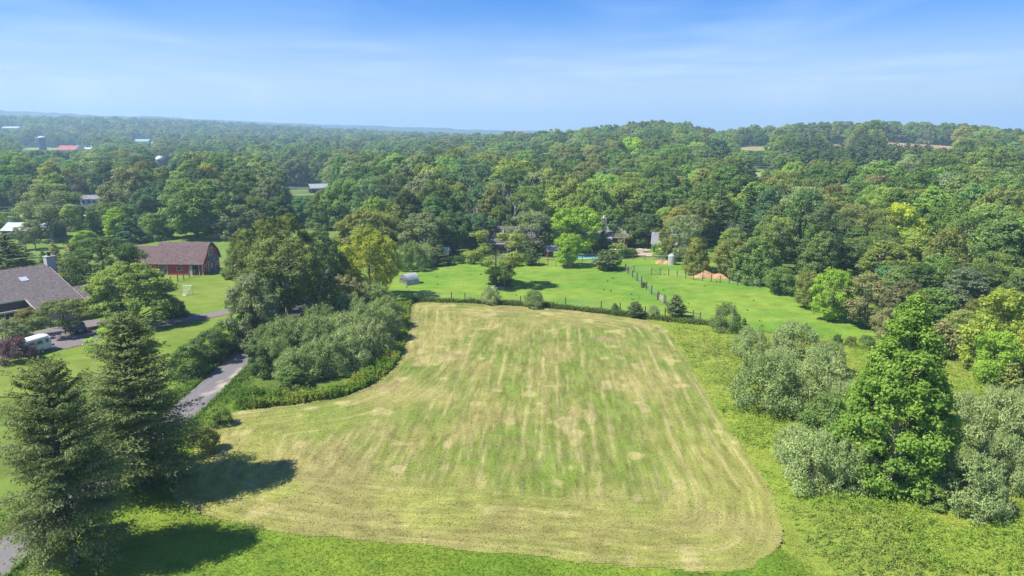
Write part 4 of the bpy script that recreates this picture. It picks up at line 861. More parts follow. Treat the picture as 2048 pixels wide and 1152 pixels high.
ORD = ['', 'second', 'third', 'fourth', 'fifth', 'sixth', 'seventh', 'eighth', 'ninth', 'tenth', 'eleventh', 'twelfth']
for lb, l in byl.items():
    l.sort(key=lambda q: q[0])
    for j, (px, o) in enumerate(l):
        if len(l) == 1: o['label'] = lb
        elif len(l) == 2: o['label'] = lb + (', left one' if j == 0 else ', right one')
        else: o['label'] = lb + (', leftmost' if j == 0 else ', rightmost' if j == len(l) - 1 else f', {ORD[j]} from left' if j < 12 else f', {j + 1}th from left')
# the rest of the woods: one mass, instanced from the trees that already stand in the scene
rest = ~single
def forest(sel):
    idx = np.nonzero(sel)[0]; m = len(idx)
    me = bpy.data.meshes.new('distant_woods'); me.vertices.add(m); me.vertices.foreach_set('co', np.stack([cx[idx], cyy[idx], z_[idx] - 0.2], 1).astype(np.float32).ravel())
    def at(n_, t, data, f='value'):
        a = me.attributes.new(n_, t, 'POINT'); a.data.foreach_set(f, np.ascontiguousarray(data).ravel())
    vr = np.array([0 if k != 2 else 1 for k in range(7)]); var = rng.integers(0, 2, m)
    at('pick', 'INT', (kd[idx] * 2 + var).astype(np.int32)); at('turn', 'FLOAT_VECTOR', np.stack([np.zeros(m), np.zeros(m), rng.uniform(0, 6.28, m)], 1).astype(np.float32), 'vector')
    sc = np.zeros((m, 3), np.float32)
    for j, i in enumerate(idx):
        p = PROTO[KINDS[kd[i]]][var[j]]; sc[j] = (Ww[i] / (2 * p['R']), Ww[i] / (2 * p['R']), Hh[i] / p['H'])
    at('size', 'FLOAT_VECTOR', sc, 'vector'); at('tint', 'FLOAT_VECTOR', tint[idx].astype(np.float32), 'vector')
    o = link('distant_woods', me); tag(o, kind='stuff')
    ng = bpy.data.node_groups.new('woods', 'GeometryNodeTree'); ng.interface.new_socket('Geometry', in_out='INPUT', socket_type='NodeSocketGeometry'); ng.interface.new_socket('Geometry', in_out='OUTPUT', socket_type='NodeSocketGeometry')
    gi = NN(ng, 'NodeGroupInput'); go = NN(ng, 'NodeGroupOutput'); jn = NN(ng, 'GeometryNodeJoinGeometry')
    def named(n_, t):
        q = NN(ng, 'GeometryNodeInputNamedAttribute', data_type=t); q.inputs[0].default_value = n_; return q
    pk, tu, sz = named('pick', 'INT'), named('turn', 'FLOAT_VECTOR'), named('size', 'FLOAT_VECTOR')
    def out(nd): return next(s for s in nd.outputs if s.enabled and s.name == 'Attribute')
    live = {}
    for ob in bpy.data.objects:
        if ob.type == 'MESH' and ob.parent: live.setdefault(ob.data.name, ob)
    for k in range(14):
        p = PROTO[KINDS[k // 2]][k % 2]
        for part in ('crown', 'trunk'):
            if part == 'trunk' and KINDS[k // 2] not in ('pine', 'bare', 'open'): continue
            me2 = p[part]
            if me2 is None or me2.name not in live or not (kd[idx] * 2 + var == k).any(): continue
            cmp_ = NN(ng, 'FunctionNodeCompare', data_type='INT', operation='EQUAL'); ng.links.new(out(pk), cmp_.inputs[2]); cmp_.inputs[3].default_value = k
            oi = NN(ng, 'GeometryNodeObjectInfo', transform_space='ORIGINAL'); oi.inputs['Object'].default_value = live[me2.name]; oi.inputs['As Instance'].default_value = True
            ip = NN(ng, 'GeometryNodeInstanceOnPoints'); ng.links.new(gi.outputs[0], ip.inputs['Points']); ng.links.new(cmp_.outputs[0], ip.inputs['Selection'])
            ng.links.new(oi.outputs['Geometry'], ip.inputs['Instance']); ng.links.new(out(tu), ip.inputs['Rotation']); ng.links.new(out(sz), ip.inputs['Scale']); ng.links.new(ip.outputs[0], jn.inputs[0])
    ng.links.new(jn.outputs[0], go.inputs[0]); md = o.modifiers.new('woods', 'NODES'); md.node_group = ng
    return o
forest(rest)
# ------------------------------------------------------------------ buildings
M['shingle'] = simple('brown_shingles', (0.135, 0.112, 0.106), 0.95, noise=0.28, scale=2.6, bump=0.5, spec=0.1)
M['barn_roof'] = simple('faded_red_brown_shingles', (0.145, 0.100, 0.095), 0.95, noise=0.22, scale=2.2, bump=0.4, spec=0.1)
M['grey_roof'] = simple('grey_shingles', (0.21, 0.21, 0.22), 0.9, noise=0.18, scale=2.0, bump=0.4)
M['metal_roof'] = simple('pale_metal_roof', (0.50, 0.51, 0.52), 0.45, noise=0.08, scale=1.0, spec=0.4)
M['dull_metal'] = simple('dull_metal_roof', (0.30, 0.31, 0.31), 0.55, noise=0.15, scale=1.0, spec=0.3)
M['red_wall'] = simple('red_boards', (0.44, 0.056, 0.052), 0.85, noise=0.25, scale=1.2, streak=(6, 6, 0.5))
M['dark_wall'] = simple('brown_grey_siding', (0.105, 0.088, 0.078), 0.9, noise=0.18, scale=1.2, streak=(0.5, 0.5, 5))
M['brown_wall'] = simple('dark_brown_boards', (0.07, 0.045, 0.035), 0.9, noise=0.2, scale=1.5)
M['brick_wall'] = simple('red_brick_wall', (0.21, 0.085, 0.06), 0.9, noise=0.2, scale=3)
M['white'] = simple('white_paint', (0.66, 0.66, 0.645), 0.6, noise=0.06, scale=2)
M['cream'] = simple('cream_trim', (0.55, 0.50, 0.42), 0.7, noise=0.08)
M['grey_paint'] = simple('grey_blue_paint', (0.36, 0.36, 0.35), 0.7, noise=0.08)
M['green_paint'] = simple('green_trim', (0.09, 0.25, 0.19), 0.7, noise=0.12)
M['pale_green'] = simple('weathered_pale_trim', (0.45, 0.47, 0.43), 0.8, noise=0.15, scale=4)
M['black'] = simple('black_metal', (0.02, 0.02, 0.022), 0.5, noise=0.1)
M['dark_open'] = simple('painted_dark_interior', (0.012, 0.012, 0.013), 0.9, noise=0.1)  # near-black colour that stands in for shade inside doorways and the open barn
M['glass'] = simple('dark_glass', (0.03, 0.04, 0.05), 0.08, noise=0.05, spec=0.6)
M['sky_glass'] = simple('pale_glass', (0.38, 0.45, 0.50), 0.12, noise=0.03, spec=0.7)
M['wood'] = simple('weathered_wood', (0.17, 0.145, 0.12), 0.9, noise=0.2, scale=4)
M['dark_wood'] = simple('dark_post_wood', (0.07, 0.055, 0.045), 0.9, noise=0.2, scale=4)
M['pale_wood'] = simple('pale_wood', (0.42, 0.37, 0.30), 0.9, noise=0.15, scale=4)
M['stone'] = simple('grey_stone', (0.30, 0.27, 0.26), 0.9, noise=0.3, scale=2.5, bump=0.5)
M['navy'] = simple('dark_blue_steel', (0.018, 0.045, 0.15), 0.35, noise=0.1, scale=0.4, spec=0.5)
M['red_roof'] = simple('red_metal_roof', (0.34, 0.09, 0.075), 0.5, noise=0.1, scale=0.5)
M['teal_roof'] = simple('teal_metal_roof', (0.22, 0.40, 0.37), 0.4, noise=0.06, scale=0.5)
M['wire'] = simple('galvanised_wire', (0.30, 0.31, 0.31), 0.5, noise=0.05)
M['tarp'] = simple('grey_tarpaulin', (0.33, 0.35, 0.37), 0.5, noise=0.1, scale=2)
M['dirt'] = simple('orange_clay', (0.40, 0.235, 0.12), 0.95, noise=0.22, scale=1.2, bump=0.8)
M['brown_door'] = simple('brown_door', (0.19, 0.09, 0.045), 0.6, noise=0.12, scale=3)

def slab(mb, quad, th):
    q = [np.array(p, float) for p in quad]; nrm = np.cross(q[1] - q[0], q[-1] - q[0]); nrm = nrm / np.linalg.norm(nrm)
    if nrm[2] < 0: nrm = -nrm
    n = len(q); vs = q + [p - nrm * th for p in q]
    return mb.add(vs, [tuple(range(n)), tuple(range(n, 2 * n))[::-1]] + [(i, n + i, n + (i + 1) % n, (i + 1) % n) for i in range(n)])
def window(root, x0, x1, z0, z1, y, face='y', frame='white', pane='glass', mull=0, out=-1):
    """a framed window on a wall at y (or x); out = the side it looks to"""
    def bx(mb, a0, a1, b0, b1, d0, d1):
        lo, hi = sorted((y + out * d0, y + out * d1))
        return mb.box(a0, a1, lo, hi, b0, b1) if face == 'y' else mb.box(lo, hi, a0, a1, b0, b1)
    t = 0.09; m = MB()
    bx(m, x0 - t, x0, z0 - t, z1 + t, 0.003, 0.07); bx(m, x1, x1 + t, z0 - t, z1 + t, 0.003, 0.07); bx(m, x0, x1, z1, z1 + t, 0.003, 0.07); bx(m, x0, x1, z0 - t, z0, 0.003, 0.07)
    for i in range(mull):
        c = x0 + (x1 - x0) * (i + 1) / (mull + 1); bx(m, c - 0.03, c + 0.03, z0, z1, 0.012, 0.06)
    f = m.build('window', M[frame], root)
    g = MB(); bx(g, x0, x1, z0, z1, 0.004, 0.03); g.build('pane', M[pane], f); return f
def door(root, x0, x1, z1, y, mat, frame='white', face='y', out=-1, brace=False, opn=False, z0=0.02):
    def bx(mb, a0, a1, b0, b1, d0, d1):
        lo, hi = sorted((y + out * d0, y + out * d1))
        return mb.box(a0, a1, lo, hi, b0, b1) if face == 'y' else mb.box(lo, hi, a0, a1, b0, b1)
    def br(mb, a, b, d, w):
        p = (lambda q: (q[0], y + out * d, q[1])) if face == 'y' else (lambda q: (y + out * d, q[0], q[1])); return mb.bar(p(a), p(b), w, w)
    g = MB(); bx(g, x0, x1, z0, z1, 0.005, 0.035 if not opn else 0.012); o = g.build('door', M[mat], root)  # opn: no leaf, a dark panel on the wall paints the doorway's shade
    t = 0.13; m = MB(); bx(m, x0 - t, x0, z0, z1 + t, 0.004, 0.09); bx(m, x1, x1 + t, z0, z1 + t, 0.004, 0.09); bx(m, x0, x1, z1, z1 + t, 0.004, 0.09)
    if brace: br(m, (x0 + 0.08, z0 + 0.1), (x1 - 0.08, z1 - 0.1), 0.075, 0.10); bx(m, x0, x1, z0, z0 + 0.1, 0.038, 0.085)
    m.build('door_frame', M[frame], o); return o
def gable_house(name, x, y, rz, L, D, eave, ridge, wall, roof, label, cat='house', over=0.35, z=None, group=None, base=-0.6):
    root = empty(name, (x, y, tz(x, y) if z is None else z), rz, label, cat, group)
    m = MB(); m.box(-L / 2, L / 2, -D / 2, D / 2, base, eave)
    m.prism([(-D / 2, eave), (D / 2, eave), (0, ridge)], 'x', -L / 2, L / 2); m.build('wall', M[wall], root)
    r = MB(); k = (ridge - eave) / (D / 2); lx = L / 2 + over; yo = D / 2 + over; ze = eave - k * over
    slab(r, [(-lx, -yo, ze + 0.14), (lx, -yo, ze + 0.14), (lx, 0, ridge + 0.14), (-lx, 0, ridge + 0.14)], 0.12); slab(r, [(-lx, yo, ze + 0.14), (lx, yo, ze + 0.14), (lx, 0.002, ridge + 0.139), (-lx, 0.002, ridge + 0.139)], 0.12)
    root['_roof'] = r.build('roof', M[roof], root).name; return root
def line_rz(a, b):
    return math.atan2(b[1] - a[1], b[0] - a[0])

# the house at the left, turned about 53 degrees: local x runs along its ridge, local -y is the slope towards the drive
hs = empty('house', (-81.7, 117.0, 0), math.atan2(.8, .6), 'brown shingled house with a grey chimney at the left edge', 'house')
w = MB(); w.prism([(9.6, -0.5), (9.6, 2.6), (0, 7.2), (-10.2, 4.02), (-10.2, -0.5)], 'x', -22, -6.45)
w.prism([(9.6, -0.5), (9.6, 2.6), (0, 7.2), (-14.7, 2.64), (-14.7, -0.5)], 'x', -6.448, 0.3)
w.build('wall', M['dark_wall'], hs)
r = MB()
slab(r, [(-22.4, 0, 7.4), (-6.62, 0, 7.4), (-6.62, -10.7, 4.137), (-22.4, -10.7, 4.137)], 0.16)
slab(r, [(-6.618, 0, 7.4), (0.6, 0, 7.4), (0.6, -15.4, 2.703), (-6.618, -15.4, 2.703)], 0.16)
slab(r, [(-22.4, 0.003, 7.398), (0.6, 0.003, 7.398), (0.6, 10.2, 2.4), (-22.4, 10.2, 2.4)], 0.16)
rf = r.build('roof', M['shingle'], hs)
r = MB(); r.bar((-22.4, -10.72, 4.03), (-6.64, -10.72, 4.03), 0.05, 0.24); r.bar((-6.66, -10.7, 4.0), (-6.66, -15.42, 2.57), 0.05, 0.24); r.bar((-6.6, -15.43, 2.58), (0.6, -15.43, 2.58), 0.04, 0.16); r.bar((0.63, -15.4, 2.6), (0.63, 0, 7.3), 0.04, 0.2)
r.build('fascia', M['cream'], rf)
c = MB(); c.box(0.35, 1.75, -0.95, 0.5, -0.5, 8.7); ch = c.build('chimney', M['grey_paint'], hs)
c = MB(); c.box(0.24, 1.86, -1.06, 0.61, 8.702, 8.80); c.build('chimney_slab', M['grey_paint'], ch)
c = MB(); c.tube([(1.05, -0.2, 8.75), (1.05, -0.2, 9.25)], 0.24, 10); c.tube([(1.05, -0.2, 9.27), (1.05, -0.2, 9.45)], 0.36, 10); c.build('flue_cap', M['black'], ch)
s = MB(); k = -4.7 / 15.4
for q, nm_, mt in ((0.0, 'skylight', 'sky_glass'),):
    slab(s, [(-5.0, -3.6, 7.4 + k * 3.6 + 0.10), (-3.9, -3.6, 7.4 + k * 3.6 + 0.10), (-3.9, -5.0, 7.4 + k * 5.0 + 0.10), (-5.0, -5.0, 7.4 + k * 5.0 + 0.10)], 0.12); s.build(nm_, M[mt], rf)
wg = MB(); wg.prism([(-13.6, -0.5), (-13.6, 2.7), (-9.3, 4.4), (-5.2, 2.7), (-5.2, -0.5)], 'x', 0.302, 6.4); wg.build('side_wing', M['dark_wall'], hs)
r = MB(); slab(r, [(0.62, -14.0, 2.72), (6.8, -14.0, 2.72), (6.8, -9.3, 4.6), (0.62, -9.3, 4.6)], 0.14); slab(r, [(0.62, -4.8, 2.72), (6.8, -4.8, 2.72), (6.8, -9.297, 4.599), (0.62, -9.297, 4.599)], 0.14); r.build('wing_roof', M['shingle'], hs)
for x0, x1 in ((-5.9, -3.4), (-2.9, -0.4)):
    door(hs, x0, x1, 2.1, -14.7, 'grey_paint', 'cream')
door(hs, -14.0, -12.6, 2.2, -10.2, 'brown_door', 'cream')
window(hs, -10.9, -8.2, 0.5, 2.2, -10.2, mull=1)
window(hs, -17.5, -15.2, 0.7, 2.2, -10.2, mull=1)
p = MB(); p.box(-22, -7.2, -12.0, -11.8, 2.55, 2.85); p.bar((-7.4, -11.9, -0.2), (-7.4, -11.9, 2.55), 0.16); p.bar((-14.6, -11.9, -0.2), (-14.6, -11.9, 2.55), 0.16); p.build('porch_beam', M['cream'], hs)

# red barn
bx_, by_ = -76.5, 143.6; brz = math.radians(-3)
bn = empty('red_barn', (bx_, by_, tz(bx_, by_)), brz, 'red barn with faded brown roof and white trimmed doors behind the lawn', 'barn')
Lb, Db = 10.6, 7.6  # length, depth
prof = [(0, -0.5), (0, 2.75), (2.9, 5.9), (3.6, 6.45), (4.6, 6.2), (6.6, 4.6), (7.6, 2.9), (7.6, -0.5)]
w = MB(); w.prism(prof, 'x', 0, Lb); w.prism([(0.6, -0.5), (0.6, 2.5), (3.8, 5.5), (7.0, 2.5), (7.0, -0.5)], 'x', -8.5, -0.002); w.build('wall', M['red_wall'], bn)
r = MB(); e0, e1 = -0.3, Lb + 0.35
for a, b in (((-0.45, 2.42), (2.9, 6.06)), ((2.9, 6.062), (3.6, 6.62)), ((3.6, 6.622), (4.65, 6.36)), ((4.65, 6.362), (6.68, 4.74)), ((6.68, 4.742), (7.9, 2.6))):
    slab(r, [(e0, a[0], a[1]), (e1, a[0], a[1]), (e1, b[0], b[1]), (e0, b[0], b[1])], 0.12)
slab(r, [(-8.9, 0.2, 2.3), (-0.32, 0.2, 2.3), (-0.32, 3.8, 5.68), (-8.9, 3.8, 5.68)], 0.12); slab(r, [(-8.9, 7.4, 2.3), (-0.32, 7.4, 2.3), (-0.32, 3.803, 5.679), (-8.9, 3.803, 5.679)], 0.12)
rf = r.build('roof', M['barn_roof'], bn)
g = MB(); xe = Lb + 0.38
for a, b in zip([(4.0, 6.55), (4.65, 6.33), (6.68, 4.7)], [(4.65, 6.33), (6.68, 4.7), (7.9, 2.58)]): g.bar((xe, a[0], a[1]), (xe, b[0], b[1]), 0.06, 0.22)
g.build('gable_trim', M['green_paint'], rf)
g = MB(); g.bar((xe, -0.45, 2.38), (xe, 3.6, 6.55), 0.05, 0.16); g.build('rake_trim', M['barn_roof'], rf)
door(bn, 1.0, 2.75, 2.25, 0, 'wood', 'pale_green', brace=True); door(bn, 8.35, 9.7, 2.25, 0, 'dark_open', 'pale_green', opn=True)  # the second is an open doorway, its inner shade painted as a panel
g = MB(); g.box(7.75, 8.3, -0.16, -0.095, 0.05, 2.2); g.build('sliding_door', M['pale_green'], bn)
window(bn, 5.0, 6.0, 1.1, 1.75, 0, frame='pale_green', mull=0)
g = MB(); g.box(0.15, 8.1, -0.03, -0.003, 2.36, 2.5); g.build('door_rail', M['pale_green'], bn)
g = MB(); g.box(Lb - 0.14, Lb + 0.03, -0.035, 0.14, 0.0, 2.6); g.build('corner_board', M['pale_green'], bn)
g = MB(); g.box(Lb + 0.003, Lb + 0.07, 0.1, 2.2, 2.06, 2.2); g.build('trim_board', M['pale_green'], bn)
door(bn, 2.6, 5.2, 2.5, Lb, 'wood', 'pale_green', 'x', 1)
g = MB()
for a, b in (((2.2, 0.2), (3.2, 2.9)), ((5.6, 0.4), (4.6, 2.9)), ((2.2, 0.2), (2.2, 2.9)), ((5.6, 0.4), (5.6, 3.2))): g.bar((Lb + 0.14, *a), (Lb + 0.14, *b), 0.08, 0.14)
g.build('door_brace', M['pale_green'], bn)
g = MB(); g.box(Lb + 0.05, Lb + 0.12, 3.5, 4.3, 0.9, 2.1); g.build('dutch_door', M['cream'], bn)
g = MB(); slab(g, [(Lb + 0.02, 2.3, 3.55), (Lb + 0.02, 5.9, 3.55), (Lb + 1.0, 5.9, 3.05), (Lb + 1.0, 2.3, 3.05)], 0.1); g.build('canopy', M['green_paint'], bn)
window(bn, 3.0, 4.7, 3.75, 5.3, Lb, 'x', 'white', 'glass', 2, 1); window(bn, 0.7, 1.5, 1.0, 1.7, Lb, 'x', 'pale_green', 'glass', 0, 1); window(bn, 6.3, 7.0, 1.2, 2.0, Lb, 'x', 'white', 'glass', 0, 1)

# little coop right of the barn
x, y = G(488, 549)
cp = gable_house('coop', x, y + 1.5, R(4), 6.4, 2.8, 1.5, 2.1, 'red_wall', 'dull_metal', 'low red coop with a grey roof right of the barn', 'coop')
door(cp, -1.2, -0.4, 1.3, -1.4, 'dark_open', 'red_wall', opn=True); window(cp, 0.8, 1.8, 0.6, 1.1, -1.4, frame='wood')
# grey roofed shed at the paddock corner
x, y = G(883, 524)
sd = gable_house('garden_shed', x, y + 1.6, R(-6), 3.1, 3.2, 1.9, 3.2, 'wood', 'metal_roof', 'small shed with a pale grey roof at the paddock corner', 'shed')
door(sd, 0.2, 1.2, 1.8, -1.6, 'wood', 'white'); window(sd, -1.0, -0.3, 0.9, 1.5, -1.6)
# brown roofed house
x, y = 0.0, 174.5
h2 = gable_house('farmhouse', x - 0.6, y, R(-3), 14.5, 8.2, 2.9, 6.2, 'brown_wall', 'shingle', 'house with a brown grey roof and white trimmed dormer behind the paddock', over=0.45)
r = MB(); r.box(-7.9, -0.8, -4.75, -4.62, 2.35, 2.6); r.build('gutter', M['white'], h2)
d = MB(); d.prism([(-1.1, 2.6), (1.1, 2.6), (1.1, 4.9), (0, 5.9), (-1.1, 4.9)], 'y', -4.35, -1.0)
dm = d.build('dormer', M['brown_wall'], h2); dm.location = (3.1, 0, 0)
d = MB(); slab(d, [(-1.4, -4.6, 4.75), (0, -4.6, 6.05), (0, -0.9, 6.05), (-1.4, -0.9, 4.75)], 0.1); slab(d, [(1.4, -4.6, 4.75), (0.002, -4.6, 6.049), (0.002, -0.9, 6.049), (1.4, -0.9, 4.75)], 0.1); d.build('dormer_roof', M['shingle'], dm)
window(h2, 2.6, 3.6, 3.5, 4.7, -4.36); window(h2, -0.4, 0.4, 0.9, 2.1, -4.1, mull=1); window(h2, -5.5, -4.4, 0.9, 2.1, -4.1, mull=1); door(h2, 4.7, 5.7, 2.1, -4.1, 'dark_open', 'white')
d = MB(); slab(d, [(1.8, -6.4, 2.35), (5.6, -6.4, 2.35), (5.6, -4.12, 2.75), (1.8, -4.12, 2.75)], 0.14); pr = d.build('porch_roof', M['white'], h2)
for q in (2.0, 4.0, 5.4):
    d = MB(); d.bar((q, -6.2, -0.2), (q, -6.2, 2.25), 0.2); d.build('porch_post', M['white'], h2)
d = MB(); d.box(5.0, 6.0, 0.4, 1.4, 4.5, 7.0); d.build('chimney', M['dark_wood'], h2)
d = MB(); d.tube([(-1.5, -1.8, 4.7), (-1.5, -1.8, 5.5)], 0.16, 8); d.build('vent_pipe', M['white'], h2)
# dark shed by the pool
x, y = G(1101, 515)
ds = gable_house('pool_shed', x, y + 1.4, R(30), 2.9, 2.7, 1.75, 2.7, 'brown_wall', 'grey_roof', 'small dark shed with a grey gable roof near the pool', 'shed')
door(ds, -0.4, 0.5, 1.6, -1.35, 'wood', 'wood'); window(ds, 0.7, 1.2, 0.9, 1.4, -1.35, frame='wood')
# porch house with the tall chimney
h3 = gable_house('porch_house', 23.5, 180.0, R(2), 13, 8, 3.2, 6.4, 'brick_wall', 'grey_roof', 'house with white porch posts behind the pool')
d = MB(); slab(d, [(-6.5, -6.9, 2.55), (2.2, -6.9, 2.55), (2.2, -4.02, 3.5), (-6.5, -4.02, 3.5)], 0.16); d.build('porch_roof', M['grey_roof'], h3)
for q in (-6.2, -4.2, -2.2, -0.2, 1.9):
    d = MB(); d.bar((q, -6.6, -0.2), (q, -6.6, 2.5), 0.22); d.build('porch_post', M['white'], h3)
for q in (-5.3, -1.2): window(h3, q, q + 1.1, 0.9, 2.2, -4.0, mull=1)
door(h3, -3.3, -2.3, 2.1, -4.0, 'dark_open', 'white')
d = MB(); d.box(-0.6, 0.75, -4.6, -3.2, -0.2, 8.2); ch = d.build('chimney', M['stone'], h3); d = MB(); d.tube([(0.1, -3.9, 8.2), (0.1, -3.9, 8.8)], 0.25, 8); d.build('chimney_pot', M['white'], ch)
# garage with the cupola
x, y = G(1313, 506)
gr = gable_house('garage', x + 2.6, y + 3.0, R(-14), 6.0, 5.6, 2.3, 4.7, 'white', 'grey_roof', 'grey roofed garage with a white cupola beside the tan drive', 'garage')
d = MB(); d.box(-0.4, 0.4, -0.4, 0.4, 4.3, 5.0); cu = d.build('cupola', M['white'], gr); d = MB(); d.add([(-.55, -.55, 5.0), (.55, -.55, 5.0), (.55, .55, 5.0), (-.55, .55, 5.0), (0, 0, 5.6)], [(0, 1, 4), (1, 2, 4), (2, 3, 4), (3, 0, 4), (3, 2, 1, 0)]); d.build('cupola_roof', M['white'], cu); cu.location = (1.6, 0, 0)
door(gr, -2.8, 0.0, 2.0, -2.8, 'white', 'grey_paint'); window(gr, 1.2, 2.2, 0.9, 1.7, -2.8)
# barn like shed with the pale roof at the left
x, y = G(52, 479)
ws = gable_house('long_shed', x, y + 4, R(3), 13.5, 7.5, 2.6, 4.3, 'dark_wall', 'metal_roof', 'long low shed with a pale metal roof beyond the meadow at the left', 'shed')
door(ws, 3.4, 5.2, 2.1, -3.75, 'dark_open', 'dark_wall', opn=True); window(ws, -1.5, -0.3, 0.9, 1.7, -3.75); window(ws, -4.5, -3.3, 0.9, 1.7, -3.75)
FAR = []
def far_at(px, py, d=None):
    if d is None: x, y = G(px, py)
    else:
        a = math.atan2((px - 1024) / FPX, math.cos(PITCH) + (576 - py) / FPX * math.sin(PITCH)); x, y = d * math.sin(a), d * math.cos(a)
    return x, y
# far buildings
def placed(k): return FARP[k][0], FARP[k][1]
x, y = placed('white_house'); hw = gable_house('white_house', x, y, R(8), 6.8, 5.5, 3.6, 5.0, 'white', 'grey_roof', 'white house with a grey roof among the trees beyond the road', over=0.3)
for q in (-2.7, -0.6, 1.5): window(hw, q, q + 1.1, 1.9, 3.0, -2.75, frame='white')
x, y = placed('pole_barn'); pb = gable_house('pole_barn', x, y, R(24), 9.5, 8.0, 3.0, 4.8, 'dark_open', 'dull_metal', 'open pole barn with a grey metal roof in a clearing', 'barn')  # open sides: a solid dark box paints the shade under the roof
for q in (-4.1, 0, 4.1):
    d = MB(); d.bar((q, -4.15, -0.3), (q, -4.15, 2.9), 0.2); d.build('post', M['pale_wood'], pb)
d = MB(); d.box(2.4, 4.3, -4.12, -4.02, 0, 2.5); d.build('side_panel', M['dull_metal'], pb)
x, y = placed('silo'); z0 = tz(x, y); si = empty('blue_silo', (x, y, z0), 0, 'tall dark blue silo with a white cap on the far farm', 'silo')
d = MB(); d.tube([(0, 0, -1), (0, 0, 21)], 4.3, 20); d.build('tower', M['navy'], si); d = MB(); d.tube([(0, 0, 21.01), (0, 0, 22.0), (0, 0, 23.0)], [4.5, 4.2, 1.2], 20); d.build('cap', M['white'], si)
for q in range(4):
    d = MB(); d.tube([(0, 0, 3 + q * 5), (0, 0, 3.3 + q * 5)], 4.4, 20); d.build('hoop', M['navy'], si)
x, y = placed('red_roof'); rb = gable_house('red_roofed_barn', x, y, R(-22), 38, 17, 4.6, 10.0, 'white', 'red_roof', 'far farm building with a long red roof beside the blue silo', 'barn')
d = MB(); d.box(-12, -8, -8.7, -8.52, 0, 3.6); d.build('barn_door', M['dark_open'], rb)
x2, y2 = far_xy(166, 1165); wb = gable_house('pale_roofed_barn', x2 + 6, y2 + 8, R(-22), 18, 14, 4.5, 8.6, 'white', 'metal_roof', 'pale roofed building right behind the far red roof', 'barn')
x, y = placed('dome'); z0 = tz(x, y); do = empty('dome_silo', (x, y, z0), 0, 'stave silo with a white dome rising from the far trees', 'silo')
d = MB(); d.tube([(0, 0, -1), (0, 0, 12.2)], 3.3, 18); d.build('tower', M['stone'], do); d = MB(); d.tube([(0, 0, 12.21)] + [(0, 0, 12.21 + 3.5 * math.sin(t)) for t in (0.3, 0.7, 1.1, 1.4)], [3.55] + [3.55 * math.cos(t) for t in (0.3, 0.7, 1.1, 1.4)], 18); d.build('dome', M['white'], do, smooth=True)
x, y = placed('long_white'); lw = gable_house('long_white_barn', x, y, R(-12), 44, 14, 4.6, 7.4, 'white', 'metal_roof', 'long white roofed barn on the far hillside at the left', 'barn')
x, y = placed('teal'); tb = gable_house('teal_roofed_barn', x, y, R(-10), 30, 15, 4.2, 8.4, 'dark_wall', 'teal_roof', 'far barn with a pale teal roof left of the dome silo', 'barn')
x2, y2 = far_xy(303, 1440); ts = gable_house('white_roofed_shed', x2 + 8, y2, R(-10), 12, 8, 2.8, 4.6, 'white', 'metal_roof', 'small white roofed shed right of the far teal roof', 'shed')
for b_, L_ in ((lw, 44), (tb, 30), (wb, 18), (ts, 12)):
    hd = {'long_white_barn': 7, 'teal_roofed_barn': 7.5, 'pale_roofed_barn': 7, 'white_roofed_shed': 4}[b_.name]
    d = MB(); d.box(-2, 2, -hd - 0.16, -hd - 0.01, 0, 2.6); d.build('barn_door', M['dark_open'], b_)
for o in list(bpy.data.objects):
    if '_roof' in o: del o['_roof']

# distant open fields
def polar_sheet(name, a0, a1, d0, d1, col, lift=0.25):
    A_, D_ = np.meshgrid(np.radians(np.linspace(a0, a1, 24)), np.linspace(d0, d1, 20)); X, Y = np.sin(A_) * D_, np.cos(A_) * D_
    X = X + 6 * (vnoise(X / 20, Y / 20, 5) - 0.5); Y = Y + 14 * (vnoise(X / 25, Y / 25, 6) - 0.5); idx = np.arange(X.size).reshape(X.shape)
    F = np.stack([idx[:-1, :-1], idx[:-1, 1:], idx[1:, 1:], idx[1:, :-1]], -1).reshape(-1, 4)
    c = np.array(col) * (0.8 + 0.4 * fbm(X.ravel() / 14, Y.ravel() / 14, 8, 3))[:, None]
    return tag(link(name, npmesh(name, np.stack([X.ravel(), Y.ravel(), terrain(X.ravel(), Y.ravel()) + lift], 1), F, M['canopy'], {'col': c}, True)), kind='structure')
for (a0, a1, d0, d1), c in zip(OPEN, [(.26, .24, .09), (.20, .24, .07), (.34, .23, .13), (.20, .26, .08), (.30, .22, .12)]): polar_sheet('hill_field', a0, a1, d0, d1, c)
polar_sheet('clearing', -20.2, -15.0, 366, 426, (.12, .17, .05), 0.1)

